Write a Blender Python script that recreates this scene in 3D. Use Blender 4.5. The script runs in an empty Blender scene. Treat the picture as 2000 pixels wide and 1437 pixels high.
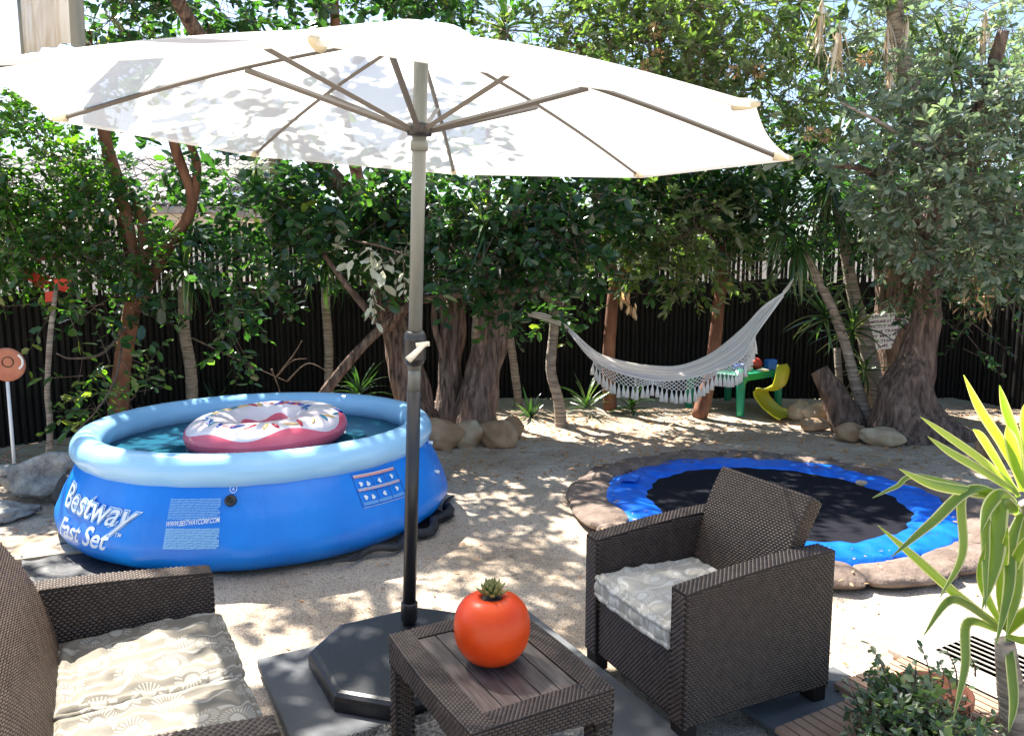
import bpy, bmesh, math
import numpy as np
from mathutils import Vector, Matrix, Quaternion, noise
rs = np.random.RandomState(7)
sc = bpy.context.scene
COL = sc.collection
R = math.radians

# ------------------------------------------------------------------ camera, sky, sun, exposure
CAM_H, PITCH, FPX = 1.65, R(7.35), 1500.0
cam_d = bpy.data.cameras.new('camera'); cam = bpy.data.objects.new('camera', cam_d); COL.objects.link(cam)
cam.location = (0, 0, CAM_H); cam.rotation_euler = (R(90) - PITCH, 0, 0)
cam_d.sensor_width = 36; cam_d.lens = 36 * FPX / 2000; cam_d.clip_start = .05; cam_d.clip_end = 500
sc.camera = cam

SUN_EL, SUN_AZ = 54.0, 131.0       # azimuth measured counter-clockwise from +X
S = Vector((math.cos(R(SUN_EL)) * math.cos(R(SUN_AZ)), math.cos(R(SUN_EL)) * math.sin(R(SUN_AZ)), math.sin(R(SUN_EL))))
world = bpy.data.worlds.new('World'); sc.world = world; world.use_nodes = True
wn = world.node_tree.nodes; bg = wn['Background']
sky = wn.new('ShaderNodeTexSky'); sky.sky_type = 'NISHITA'; sky.sun_disc = False
sky.sun_elevation = R(SUN_EL); sky.sun_rotation = R(90 - SUN_AZ)
sky.air_density = 1.0; sky.dust_density = 1.0; sky.ozone_density = 1.0
world.node_tree.links.new(sky.outputs[0], bg.inputs[0]); bg.inputs[1].default_value = 0.085
sun_d = bpy.data.lights.new('sun', 'SUN'); sun_d.energy = 5.0; sun_d.angle = R(0.55); sun_d.color = (1, .95, .87)
sun = bpy.data.objects.new('sun', sun_d); COL.objects.link(sun)
sun.rotation_euler = S.to_track_quat('Z', 'Y').to_euler(); sun.location = (-4, 6, 9)
sc.view_settings.view_transform = 'Standard'; sc.view_settings.look = 'None'
sc.view_settings.exposure = 1.8; sc.view_settings.gamma = 1
sc.cycles.max_bounces = 8; sc.cycles.transparent_max_bounces = 10
sc.cycles.diffuse_bounces = 4; sc.cycles.glossy_bounces = 3; sc.cycles.transmission_bounces = 6
sc.cycles.caustics_reflective = False; sc.cycles.caustics_refractive = False

def at(px, py, Y):
    """world point seen at pixel px,py of the 2000x1437 photograph at the distance Y"""
    cp, sp = math.cos(PITCH), math.sin(PITCH)
    u = 718.5 - py
    d = Vector((px - 1000, FPX * cp + u * sp, -FPX * sp + u * cp))
    return Vector((0, 0, CAM_H)) + d * (Y / d.y)
def onz(px, py, z=0):
    cp, sp = math.cos(PITCH), math.sin(PITCH)
    u = 718.5 - py
    d = Vector((px - 1000, FPX * cp + u * sp, -FPX * sp + u * cp))
    return Vector((0, 0, CAM_H)) + d * ((z - CAM_H) / d.z)

# ------------------------------------------------------------------ helpers: objects
ROOTM = {}
def link(o, parent=None):
    COL.objects.link(o)
    if parent is not None:
        o.parent = parent
        m = ROOTM.get(parent.name)
        if m is not None: o.matrix_parent_inverse = m.inverted()
    return o
def thing(name, label, cat, loc=(0, 0, 0), rotz=0, group=None, local=False):
    o = bpy.data.objects.new(name, None); COL.objects.link(o); o.empty_display_size = .1
    o.location = loc; o.rotation_euler = (0, 0, rotz)
    if not local: ROOTM[o.name] = Matrix.LocRotScale(Vector(loc), Matrix.Rotation(rotz, 3, 'Z').to_quaternion(), None)
    o['label'] = label; o['category'] = cat
    if group: o['group'] = group
    return o
def tag(o, label, cat, group=None, kind=None):
    if label: o['label'] = label
    if cat: o['category'] = cat
    if group: o['group'] = group
    if kind: o['kind'] = kind
    return o
def mesh(name, V, F, mats, smooth=False, attr=None):
    me = bpy.data.meshes.new(name)
    if isinstance(F, np.ndarray):
        V = np.asarray(V, np.float32); n, k = F.shape
        me.vertices.add(len(V)); me.vertices.foreach_set('co', V.ravel())
        me.loops.add(n * k); me.loops.foreach_set('vertex_index', F.astype(np.int32).ravel())
        me.polygons.add(n); me.polygons.foreach_set('loop_start', np.arange(0, n * k, k, dtype=np.int32))
        me.polygons.foreach_set('loop_total', np.full(n, k, np.int32))
        me.update(calc_edges=True)
    else:
        me.from_pydata([tuple(v) for v in V], [], [tuple(f) for f in F]); me.update()
    if smooth: me.polygons.foreach_set('use_smooth', np.ones(len(me.polygons), bool))
    if attr is not None:
        a = me.attributes.new('rnd', 'FLOAT', 'FACE'); a.data.foreach_set('value', np.asarray(attr, np.float32))
    for m in (mats if isinstance(mats, (list, tuple)) else [mats]): me.materials.append(m)
    return me
def obj(name, VF, mat, parent=None, smooth=False, attr=None, kind=None):
    me = mesh(name, VF[0], VF[1], mat, smooth, attr)
    o = bpy.data.objects.new(name, me); link(o, parent)
    if kind: o['kind'] = kind
    return o
def inst(name, me, M, parent=None):
    o = bpy.data.objects.new(name, me); link(o, parent); o.matrix_basis = M; return o
class MB:
    def __init__(s): s.v, s.f = [], []
    def add(s, VF):
        n = len(s.v); s.v += [tuple(p) for p in VF[0]]; s.f += [tuple(int(i) + n for i in f) for f in VF[1]]; return s
    @property
    def vf(s): return s.v, s.f

# ------------------------------------------------------------------ helpers: shapes
def smoothpath(P, n):
    P = np.array([tuple(p) for p in P], float)
    if len(P) < 3:
        t = np.linspace(0, 1, n)[:, None]; return P[0] * (1 - t) + P[-1] * t
    Q = np.vstack([2 * P[0] - P[1], P, 2 * P[-1] - P[-2]]); out = []
    ts = np.linspace(0, len(P) - 1 - 1e-9, n)
    for t in ts:
        i = int(t); u = t - i; a, b, c, d = Q[i], Q[i + 1], Q[i + 2], Q[i + 3]
        out.append(.5 * ((2 * b) + (-a + c) * u + (2 * a - 5 * b + 4 * c - d) * u * u + (-a + 3 * b - 3 * c + d) * u ** 3))
    return np.array(out)
def tube(P, rad, seg=8, n=None, lump=0, ring=None, cap=True, flat=1.0):
    P0 = np.array([tuple(p) for p in P], float); rad = np.atleast_1d(np.array(rad, float))
    if n: Pn = smoothpath(P0, n)
    else: Pn = P0; n = len(P0)
    rr = np.interp(np.linspace(0, 1, n), np.linspace(0, 1, len(rad)), rad) if len(rad) > 1 else np.full(n, rad[0])
    T = np.gradient(Pn, axis=0); T /= np.linalg.norm(T, axis=1)[:, None] + 1e-12
    a = np.array([1., 0, 0]) if abs(T[0][0]) < .8 else np.array([0, 1., 0])
    nrm = a - T[0] * (a @ T[0]); nrm /= np.linalg.norm(nrm); V = []
    for i in range(n):
        nrm = nrm - T[i] * (nrm @ T[i]); nrm /= np.linalg.norm(nrm); b = np.cross(T[i], nrm)
        for k in range(seg):
            an = 2 * math.pi * k / seg; r = rr[i]
            if lump: r *= 1 + lump * (math.sin(an * 3 + i * .35) * .5 + noise.noise(Vector((math.cos(an) * 2, math.sin(an) * 2, Pn[i][2] * 3 + Pn[i][0]))))
            if ring: r *= 1 + ring * (i % 2)
            if seg >= 36: r *= 1 + .11 * (abs(noise.noise(Vector((math.cos(an) * 6.5, math.sin(an) * 6.5, Pn[i][2] * 2.2)))) ** .6 - .45) + .03 * noise.noise(Vector((math.cos(an) * 14, math.sin(an) * 14, Pn[i][2] * 9)))
            V.append(Pn[i] + r * (math.cos(an) * nrm + math.sin(an) * b * flat))
    F = [(i * seg + k, i * seg + (k + 1) % seg, (i + 1) * seg + (k + 1) % seg, (i + 1) * seg + k) for i in range(n - 1) for k in range(seg)]
    if cap: F += [tuple(range(seg))[::-1], tuple((n - 1) * seg + k for k in range(seg))]
    return V, F
def lathe(prof, seg=48, c=(0, 0, 0), closed=False, wob=None):
    V, F = [], []; n = len(prof)
    for i, (r, z) in enumerate(prof):
        for k in range(seg):
            a = 2 * math.pi * k / seg; q = r + (wob(a, z, i) if wob else 0)
            V.append((c[0] + q * math.cos(a), c[1] + q * math.sin(a), c[2] + z))
    for i in range(n if closed else n - 1):
        j = (i + 1) % n
        for k in range(seg): F.append((i * seg + k, i * seg + (k + 1) % seg, j * seg + (k + 1) % seg, j * seg + k))
    return V, F
def box(c, s, rot=0, bev=0, segs=2, M=None):
    bm = bmesh.new(); bmesh.ops.create_cube(bm, size=1)
    for v in bm.verts: v.co = Vector((v.co.x * s[0], v.co.y * s[1], v.co.z * s[2]))
    if bev: bmesh.ops.bevel(bm, geom=list(bm.edges), offset=bev, segments=segs, affect='EDGES', profile=.6)
    T = M if M else Matrix.Translation(Vector(c)) @ Matrix.Rotation(rot, 4, 'Z')
    V = [tuple(T @ v.co) for v in bm.verts]; bm.verts.index_update(); F = [tuple(v.index for v in f.verts) for f in bm.faces]; bm.free()
    return V, F
def prism(poly, z0, z1, bev=0):
    bm = bmesh.new(); vs = [bm.verts.new((p[0], p[1], z0)) for p in poly]; f = bm.faces.new(vs)
    r = bmesh.ops.extrude_face_region(bm, geom=[f])
    for v in r['geom']:
        if isinstance(v, bmesh.types.BMVert): v.co.z = z1
    bmesh.ops.recalc_face_normals(bm, faces=list(bm.faces))
    if bev: bmesh.ops.bevel(bm, geom=[e for e in bm.edges if abs(e.verts[0].co.z - z1) < 1e-6 and abs(e.verts[1].co.z - z1) < 1e-6], offset=bev, segments=3, affect='EDGES', profile=.5)
    bm.verts.index_update(); V = [tuple(v.co) for v in bm.verts]; F = [tuple(v.index for v in f.verts) for f in bm.faces]; bm.free(); return V, F
def grid(fn, nu, nv, closeu=False):
    V = [fn(i / (nu if closeu else nu - 1), j / (nv - 1)) for j in range(nv) for i in range(nu)]
    F = [(j * nu + i, j * nu + (i + 1) % nu, (j + 1) * nu + (i + 1) % nu, (j + 1) * nu + i) for j in range(nv - 1) for i in range(nu if closeu else nu - 1)]
    return V, F
def rock(c, s, rz=0, seed=0, sub=3, rough=.12):
    bm = bmesh.new(); bmesh.ops.create_icosphere(bm, subdivisions=sub, radius=1); V = []
    M = Matrix.Rotation(rz, 3, 'Z')
    for v in bm.verts:
        p = v.co.copy(); k = 1 + rough * noise.noise(p * 1.3 + Vector((seed * 7.1, seed, 0))) * 2 + rough * .35 * noise.noise(p * 4 + Vector((seed, 0, seed * 3)))
        q = M @ Vector((p.x * s[0] * k, p.y * s[1] * k, p.z * s[2] * k)); V.append(tuple(q + Vector(c)))
    bm.verts.index_update(); F = [tuple(v.index for v in f.verts) for f in bm.faces]; bm.free(); return V, F

# ------------------------------------------------------------------ helpers: materials
def mat(name, c1, c2=None, rough=.6, scale=8, bump=0, bscale=40, metal=0, coords='Object', spec=.5, detail=4, stretch=None, trans=None, bdist=.01, coat=0):
    m = bpy.data.materials.new(name); m.use_nodes = True; nt = m.node_tree; N, L = nt.nodes, nt.links
    p = N['Principled BSDF']; p.inputs['Roughness'].default_value = rough; p.inputs['Metallic'].default_value = metal
    p.inputs['Specular IOR Level'].default_value = spec; p.inputs['Coat Weight'].default_value = coat
    p.inputs['Base Color'].default_value = (*c1, 1)
    tc = N.new('ShaderNodeTexCoord'); mp = N.new('ShaderNodeMapping'); L.new(tc.outputs[coords], mp.inputs[0])
    if stretch: mp.inputs['Scale'].default_value = stretch
    if c2 is not None:
        nz = N.new('ShaderNodeTexNoise'); nz.inputs['Scale'].default_value = scale; nz.inputs['Detail'].default_value = detail
        L.new(mp.outputs[0], nz.inputs['Vector'])
        cr = N.new('ShaderNodeValToRGB'); cr.color_ramp.elements[0].position = .35; cr.color_ramp.elements[1].position = .68
        cr.color_ramp.elements[0].color = (*c1, 1); cr.color_ramp.elements[1].color = (*c2, 1)
        L.new(nz.outputs['Fac'], cr.inputs[0]); L.new(cr.outputs[0], p.inputs['Base Color'])
    if bump:
        bz = N.new('ShaderNodeTexNoise'); bz.inputs['Scale'].default_value = bscale; bz.inputs['Detail'].default_value = 5
        L.new(mp.outputs[0], bz.inputs['Vector']); b = N.new('ShaderNodeBump'); b.inputs['Strength'].default_value = bump; b.inputs['Distance'].default_value = bdist
        L.new(bz.outputs['Fac'], b.inputs['Height']); L.new(b.outputs[0], p.inputs['Normal'])
    return m
def leafmat(name, cols, tcol, tr=.35, rough=.35, under=None):
    """leaf: colour per leaf, glossy top, light passing through; optional paler underside"""
    m = bpy.data.materials.new(name); m.use_nodes = True; nt = m.node_tree; N, L = nt.nodes, nt.links
    p = N['Principled BSDF']; out = N['Material Output']; p.inputs['Roughness'].default_value = rough; p.inputs['Specular IOR Level'].default_value = .8
    at_ = N.new('ShaderNodeAttribute'); at_.attribute_name = 'rnd'
    cr = N.new('ShaderNodeValToRGB'); e = cr.color_ramp.elements
    while len(e) < len(cols): e.new(.5)
    for i, (pos, c) in enumerate(cols): e[i].position = pos; e[i].color = (*c, 1)
    L.new(at_.outputs['Fac'], cr.inputs[0])
    col = cr.outputs[0]
    if under:
        g = N.new('ShaderNodeNewGeometry'); mx = N.new('ShaderNodeMix'); mx.data_type = 'RGBA'
        L.new(g.outputs['Backfacing'], mx.inputs[0]); L.new(col, mx.inputs[6]); mx.inputs[7].default_value = (*under, 1); col = mx.outputs[2]
    L.new(col, p.inputs['Base Color'])
    t = N.new('ShaderNodeBsdfTranslucent'); mm = N.new('ShaderNodeMix'); mm.data_type = 'RGBA'; mm.blend_type = 'MULTIPLY'
    mm.inputs[0].default_value = 1; L.new(cr.outputs[0], mm.inputs[6]); mm.inputs[7].default_value = (*tcol, 1)
    sc_ = N.new('ShaderNodeVectorMath'); sc_.operation = 'SCALE'; sc_.inputs['Scale'].default_value = 3.2
    L.new(mm.outputs[2], sc_.inputs[0]); L.new(sc_.outputs[0], t.inputs[0])
    ms = N.new('ShaderNodeMixShader'); ms.inputs[0].default_value = tr
    L.new(p.outputs[0], ms.inputs[1]); L.new(t.outputs[0], ms.inputs[2]); L.new(ms.outputs[0], out.inputs[0])
    return m
def fabric(name, col, tr=.5, hole=.0, c2=None, nscale=6):
    m = bpy.data.materials.new(name); m.use_nodes = True; nt = m.node_tree; N, L = nt.nodes, nt.links
    N.remove(N['Principled BSDF']); out = N['Material Output']
    d = N.new('ShaderNodeBsdfDiffuse'); t = N.new('ShaderNodeBsdfTranslucent'); ms = N.new('ShaderNodeMixShader'); ms.inputs[0].default_value = tr
    d.inputs[0].default_value = (*col, 1); t.inputs[0].default_value = (*col, 1)
    if c2:
        tc = N.new('ShaderNodeTexCoord'); nz = N.new('ShaderNodeTexNoise'); nz.inputs['Scale'].default_value = nscale; L.new(tc.outputs['Object'], nz.inputs[0])
        cr = N.new('ShaderNodeValToRGB'); cr.color_ramp.elements[0].position = .3; cr.color_ramp.elements[1].position = .6
        cr.color_ramp.elements[0].color = (*c2, 1); cr.color_ramp.elements[1].color = (*col, 1)
        L.new(nz.outputs[0], cr.inputs[0]); L.new(cr.outputs[0], d.inputs[0]); L.new(cr.outputs[0], t.inputs[0])
    L.new(d.outputs[0], ms.inputs[1]); L.new(t.outputs[0], ms.inputs[2]); o = ms
    if hole:
        tp = N.new('ShaderNodeBsdfTransparent'); m2 = N.new('ShaderNodeMixShader'); m2.inputs[0].default_value = hole
        L.new(ms.outputs[0], m2.inputs[1]); L.new(tp.outputs[0], m2.inputs[2]); o = m2
    L.new(o.outputs[0], out.inputs[0]); return m

M = {}
# sand: pale grains, darker damp patches, specks of leaf litter
def sandmat():
    m = mat('sand', (.49, .395, .295), (.68, .59, .48), rough=.95, scale=1.3, spec=.15); nt = m.node_tree; N, L = nt.nodes, nt.links
    p = N['Principled BSDF']; tc = N.new('ShaderNodeTexCoord'); cr0 = p.inputs['Base Color'].links[0].from_socket
    n1 = N.new('ShaderNodeTexNoise'); n1.inputs['Scale'].default_value = 130; n1.inputs['Detail'].default_value = 3; L.new(tc.outputs['Object'], n1.inputs[0])
    r1 = N.new('ShaderNodeValToRGB'); r1.color_ramp.elements[0].position = .3; r1.color_ramp.elements[0].color = (.45, .42, .4, 1); r1.color_ramp.elements[1].position = .62; r1.color_ramp.elements[1].color = (1.12, 1.1, 1.08, 1)
    L.new(n1.outputs[0], r1.inputs[0])
    n2 = N.new('ShaderNodeTexNoise'); n2.inputs['Scale'].default_value = 38; n2.inputs['Detail'].default_value = 6; n2.inputs['Roughness'].default_value = .7; L.new(tc.outputs['Object'], n2.inputs[0])
    r2 = N.new('ShaderNodeValToRGB'); r2.color_ramp.elements[0].position = .33; r2.color_ramp.elements[0].color = (.5, .44, .4, 1); r2.color_ramp.elements[1].position = .45; r2.color_ramp.elements[1].color = (1, 1, 1, 1)
    L.new(n2.outputs[0], r2.inputs[0])
    a = N.new('ShaderNodeMix'); a.data_type = 'RGBA'; a.blend_type = 'MULTIPLY'; a.inputs[0].default_value = 1; L.new(cr0, a.inputs[6]); L.new(r1.outputs[0], a.inputs[7])
    b = N.new('ShaderNodeMix'); b.data_type = 'RGBA'; b.blend_type = 'MULTIPLY'; b.inputs[0].default_value = 1; L.new(a.outputs[2], b.inputs[6]); L.new(r2.outputs[0], b.inputs[7])
    L.new(b.outputs[2], p.inputs['Base Color'])
    ad = N.new('ShaderNodeMath'); L.new(n1.outputs[0], ad.inputs[0]); L.new(n2.outputs[0], ad.inputs[1])
    bp = N.new('ShaderNodeBump'); bp.inputs['Strength'].default_value = .8; bp.inputs['Distance'].default_value = .012
    n3 = N.new('ShaderNodeTexNoise'); n3.inputs['Scale'].default_value = 11; n3.inputs['Detail'].default_value = 4; L.new(tc.outputs['Object'], n3.inputs[0]); m3 = N.new('ShaderNodeMath'); m3.operation = 'MULTIPLY_ADD'; m3.inputs[1].default_value = 2.6; L.new(n3.outputs[0], m3.inputs[0]); L.new(ad.outputs[0], m3.inputs[2]); ad = m3
    L.new(ad.outputs[0], bp.inputs['Height']); L.new(bp.outputs[0], p.inputs['Normal'])
    return m
M['sand'] = sandmat()
M['wicker'] = mat('brown_resin_wicker', (.060, .038, .027), (.100, .068, .050), rough=.36, scale=30, spec=.5)
M['wicker_back'] = mat('dark_resin', (.016, .010, .008), rough=.6)
def plank_mat():
    m = mat('brown_resin_boards', (.070, .052, .043), (.155, .122, .105), rough=.42, scale=9, bump=.25, bscale=90, stretch=(9, 1, 9), detail=8, bdist=.003)
    return m
M['plank'] = plank_mat()
M['black_plastic'] = mat('black_plastic', (.016, .016, .018), (.026, .026, .028), rough=.38, scale=60, bump=.15, bscale=300, bdist=.002)
M['pole_dark'] = mat('dark_painted_steel', (.022, .022, .024), rough=.35)
M['pole_grey'] = mat('grey_green_painted_steel', (.13, .14, .13), (.17, .18, .165), rough=.4, scale=20, stretch=(1, 1, .1))
M['rib'] = mat('grey_taupe_steel', (.11, .10, .09), rough=.45)
M['canopy'] = fabric('cream_canopy_cloth', (.92, .90, .84), .58, .14)
M['hem'] = fabric('cream_pocket_cloth', (.80, .74, .58), .4)
M['handle_white'] = mat('off_white_plastic', (.72, .68, .55), rough=.35)
M['tomato'] = mat('glazed_orange_red', (.66, .050, .006), (.78, .085, .010), rough=.36, scale=7, spec=.35, bump=.12, bscale=18)
M['succulent'] = mat('succulent_green', (.16, .17, .05), (.26, .24, .09), rough=.5, scale=25)
M['soil'] = mat('soil', (.03, .02, .015), (.06, .045, .03), rough=.9, scale=60)
M['pool_blue'] = mat('blue_vinyl', (.003, .19, .74), (.004, .25, .86), rough=.35, scale=2.5, bump=.45, bscale=7, bdist=.02, stretch=(1, 1, .45), detail=6)
M['pool_ring'] = mat('pale_blue_vinyl', (.30, .60, .90), (.36, .65, .92), rough=.22, scale=2, bump=.12, bscale=9, bdist=.01)
M['pool_in'] = mat('inner_blue_vinyl', (.11, .38, .68), (.14, .43, .72), rough=.4, scale=3, bump=.4, bscale=6, bdist=.02)
M['print'] = mat('white_print', (.72, .82, .88), rough=.5)
M['print_pale'] = mat('pale_blue_print', (.25, .55, .85), rough=.5)
M['print_mid'] = mat('mid_blue_print', (.06, .34, .84), rough=.5)
M['print_dark'] = mat('dark_blue_print', (.01, .06, .35), rough=.5)
M['print_red'] = mat('salmon_print', (.62, .30, .28), rough=.5)
M['donut_pink'] = mat('pink_vinyl', (.80, .11, .17), (.85, .15, .21), rough=.3, scale=6, bump=.2, bscale=9, bdist=.01)
M['donut_icing'] = mat('icing_vinyl', (.84, .70, .72), (.90, .82, .83), rough=.28, scale=4)
for k, c in dict(blue=(.01, .05, .42), teal=(.03, .22, .32), yellow=(.80, .50, .16), red=(.55, .02, .04), rose=(.65, .08, .2)).items():
    M['s_' + k] = mat('sprinkle_' + k, c, rough=.35)
M['bark'] = mat('brown_bark', (.060, .034, .024), (.34, .225, .165), rough=.95, scale=24, stretch=(1, 1, .14), bump=1, bscale=30, detail=10, bdist=.09)
M['bark_red'] = mat('red_brown_bark', (.12, .048, .026), (.27, .125, .07), rough=.9, scale=12, stretch=(1, 1, .3), bump=.8, bscale=25, detail=8, bdist=.02)
M['bark_pale'] = mat('ringed_pale_bark', (.18, .14, .11), (.46, .39, .32), rough=.9, scale=9, stretch=(.6, .6, 6), bump=.8, bscale=12, detail=6, bdist=.02)
M['bark_smooth'] = mat('grey_brown_smooth_bark', (.075, .048, .038), (.30, .205, .16), rough=.9, scale=26, stretch=(1, 1, .16), bump=.9, bscale=38, detail=10, bdist=.06)
M['fence'] = mat('black_stained_reed', (.006, .0055, .005), (.016, .013, .012), rough=.8, spec=.3, scale=7, stretch=(3, 3, .5))
M['shade_cloth'] = mat('black_shade_cloth', (.006, .006, .007), (.012, .012, .013), rough=.85, scale=4)
M['cloth_black'] = mat('black_ground_cloth', (.015, .015, .018), (.03, .03, .034), rough=.6, scale=8, bump=.5, bscale=14, bdist=.02)
M['slate'] = mat('slate_grey_mat', (.075, .08, .088), (.11, .115, .12), rough=.8, scale=5, bump=.3, bscale=60, bdist=.004)
M['rug'] = mat('grey_wool', (.10, .09, .08), (.42, .39, .35), rough=1, scale=70, bump=1, bscale=90, bdist=.02)
M['deck'] = mat('weathered_deck_wood', (.22, .125, .075), (.42, .28, .19), rough=.8, scale=5, stretch=(1, 1, 1), bump=.4, bscale=60, detail=8, bdist=.004)
M['deck_sunlit'] = mat('sunlit_deck_wood', (.46, .40, .34), (.68, .63, .56), rough=.85, scale=6, bump=.4, bscale=60, detail=8, bdist=.004)  # same deck wood lightened: strong sunlight put into the colour
M['terracotta'] = mat('terracotta', (.36, .12, .07), (.46, .18, .10), rough=.75, scale=9)
M['stone_tan'] = mat('tan_boulder', (.26, .15, .075), (.46, .32, .20), rough=.75, scale=4, bump=.35, bscale=25, detail=7)
M['stone_pale'] = mat('pale_boulder', (.50, .41, .29), (.30, .19, .10), rough=.75, scale=3.2, bump=.35, bscale=30, detail=7)
M['rock_grey'] = mat('grey_lichen_rock', (.20, .19, .17), (.50, .48, .43), rough=.95, scale=7, bump=1, bscale=16, detail=10, bdist=.05)
M['tramp'] = mat('black_mesh_mat', (.010, .010, .014), (.014, .014, .020), rough=.9, scale=60, spec=.12)
M['pad'] = mat('blue_tarpaulin', (.003, .11, .62), (.006, .16, .74), rough=.35, scale=7, bump=.6, bscale=7, bdist=.03)
M['bag'] = mat('brown_sandbag_cloth', (.135, .095, .073), (.24, .18, .145), rough=.9, scale=6, bump=.8, bscale=18, bdist=.03, detail=8)
M['green_plastic'] = mat('green_plastic', (.01, .26, .13), (.015, .30, .16), rough=.4, scale=5)
M['yellow_plastic'] = mat('yellow_green_plastic', (.50, .50, .02), (.55, .56, .03), rough=.35, scale=5)
M['toy_blue'] = mat('toy_blue_plastic', (.02, .14, .55), rough=.4)
M['toy_red'] = mat('toy_red_plastic', (.50, .05, .03), rough=.4)
M['toy_white'] = mat('toy_white_plastic', (.75, .70, .6), rough=.4)
M['white_paint'] = mat('white_paint', (.78, .78, .75), rough=.5)
M['red_metal'] = mat('red_enamel', (.62, .035, .012), rough=.4)
M['rope'] = mat('rope', (.32, .25, .17), (.5, .42, .3), rough=.9, scale=40)
M['tassel'] = fabric('cream_cotton', (.90, .87, .80), .35)
M['wall_cream'] = mat('cream_render', (.66, .62, .54), (.72, .69, .62), rough=.9, scale=2)
M['roof'] = mat('grey_concrete_tile', (.28, .26, .25), (.40, .37, .35), rough=.9, scale=5)
M['twig'] = mat('twig', (.10, .065, .045), (.22, .16, .12), rough=.9, scale=12)
M['dry'] = leafmat('dry_leaf', [(0, (.30, .17, .08)), (.5, (.45, .30, .17)), (1, (.62, .50, .34))], (1, .8, .5), .25, .7)
M['skirt'] = leafmat('dead_strap_leaf', [(0, (.30, .24, .18)), (.5, (.50, .44, .37)), (1, (.70, .66, .60))], (1, .9, .7), .25, .8)
M['leafA'] = leafmat('dark_green_leaf', [(0, (.012, .038, .022)), (.55, (.027, .069, .035)), (.9, (.065, .135, .05)), (1, (.32, .26, .06))], (1.0, 1.25, .22), .36, .24)
M['leafB'] = leafmat('yellow_green_leaf', [(0, (.03, .06, .02)), (.5, (.065, .11, .035)), (.9, (.13, .18, .06)), (1, (.40, .26, .08))], (1.0, 1.1, .35), .42, .33, under=(.20, .24, .14))
M['leafC'] = leafmat('silver_green_leaf', [(0, (.06, .10, .068)), (.5, (.12, .17, .115)), (.9, (.22, .27, .175)), (1, (.26, .25, .12))], (1.0, 1.05, .6), .30, .36, under=(.26, .31, .27))
M['leafD'] = leafmat('bright_green_leaf', [(0, (.014, .045, .015)), (.5, (.033, .088, .024)), (.9, (.09, .165, .04)), (1, (.28, .30, .05))], (1.0, 1.2, .15), .45, .30)
M['leafW'] = leafmat('pale_felted_leaf', [(0, (.42, .44, .34)), (1, (.62, .62, .52))], (1, 1, .8), .2, .7)
M['strap'] = leafmat('strap_leaf', [(0, (.012, .036, .014)), (.5, (.026, .068, .022)), (1, (.055, .115, .035))], (1.0, 1.2, .25), .2, .3)
M['yucca'] = leafmat('bright_yucca_leaf', [(0, (.085, .135, .018)), (.5, (.12, .185, .025)), (1, (.19, .25, .04))], (1.0, 1.1, .3), .36, .33)
M['yucca_edge'] = leafmat('cream_leaf_margin', [(0, (.45, .46, .20)), (1, (.55, .55, .28))], (.6, .62, .3), .3, .4)
M['leafS'] = leafmat('shrub_leaf', [(0, (.03, .06, .03)), (.5, (.075, .125, .06)), (.8, (.19, .23, .15)), (1, (.50, .49, .42))], (1.0, 1.2, .4), .3, .33)
def cushion_mat(ca=(.20, .18, .145), cb=(.54, .52, .47), mixv=.42):
    """taupe linen with pale line-drawn daisies"""
    m = mat('taupe_floral_linen', (.30, .255, .19), rough=.9, bump=.35, bscale=160, spec=.2, bdist=.003); nt = m.node_tree; N, L = nt.nodes, nt.links; p = N['Principled BSDF']
    tc = N.new('ShaderNodeTexCoord'); v = N.new('ShaderNodeTexVoronoi'); v.voronoi_dimensions = '2D'; v.inputs['Scale'].default_value = 7.5; v.inputs['Randomness'].default_value = .75; L.new(tc.outputs['Object'], v.inputs['Vector'])
    sub = N.new('ShaderNodeVectorMath'); sub.operation = 'SUBTRACT'; L.new(tc.outputs['Object'], sub.inputs[0]); L.new(v.outputs['Position'], sub.inputs[1])
    sp = N.new('ShaderNodeSeparateXYZ'); L.new(sub.outputs[0], sp.inputs[0])
    def ma(op, a, b=None):
        n = N.new('ShaderNodeMath'); n.operation = op
        for i, x in enumerate((a, b)):
            if x is None: continue
            if isinstance(x, (int, float)): n.inputs[i].default_value = x
            else: L.new(x, n.inputs[i])
        return n.outputs[0]
    ang = ma('ARCTAN2', sp.outputs[1], sp.outputs[0]); rays = ma('GREATER_THAN', ma('SINE', ma('MULTIPLY', ang, 26)), .1)
    d = v.outputs['Distance']; inr = ma('MULTIPLY', ma('GREATER_THAN', d, .2), ma('LESS_THAN', d, .36)); core = ma('LESS_THAN', d, .15)
    w = N.new('ShaderNodeTexWave'); w.inputs['Scale'].default_value = 4; w.inputs['Distortion'].default_value = 14; w.inputs['Detail'].default_value = 2; w.inputs['Detail Scale'].default_value = 1.2; L.new(tc.outputs['Object'], w.inputs[0])
    line = ma('MULTIPLY', ma('GREATER_THAN', w.outputs['Fac'], .86), ma('GREATER_THAN', d, .4))
    tot = ma('MINIMUM', ma('ADD', ma('ADD', ma('MULTIPLY', rays, inr), core), line), 1)
    mx = N.new('ShaderNodeMix'); mx.data_type = 'RGBA'; mx.inputs[6].default_value = (*ca, 1); mx.inputs[7].default_value = (*cb, 1)
    L.new(ma('MULTIPLY', tot, mixv), mx.inputs[0]); L.new(mx.outputs[2], p.inputs['Base Color']); return m
M['cushion'] = cushion_mat()
M['cushion_pale'] = cushion_mat((.44, .41, .35), (.70, .68, .63), .6)
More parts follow.
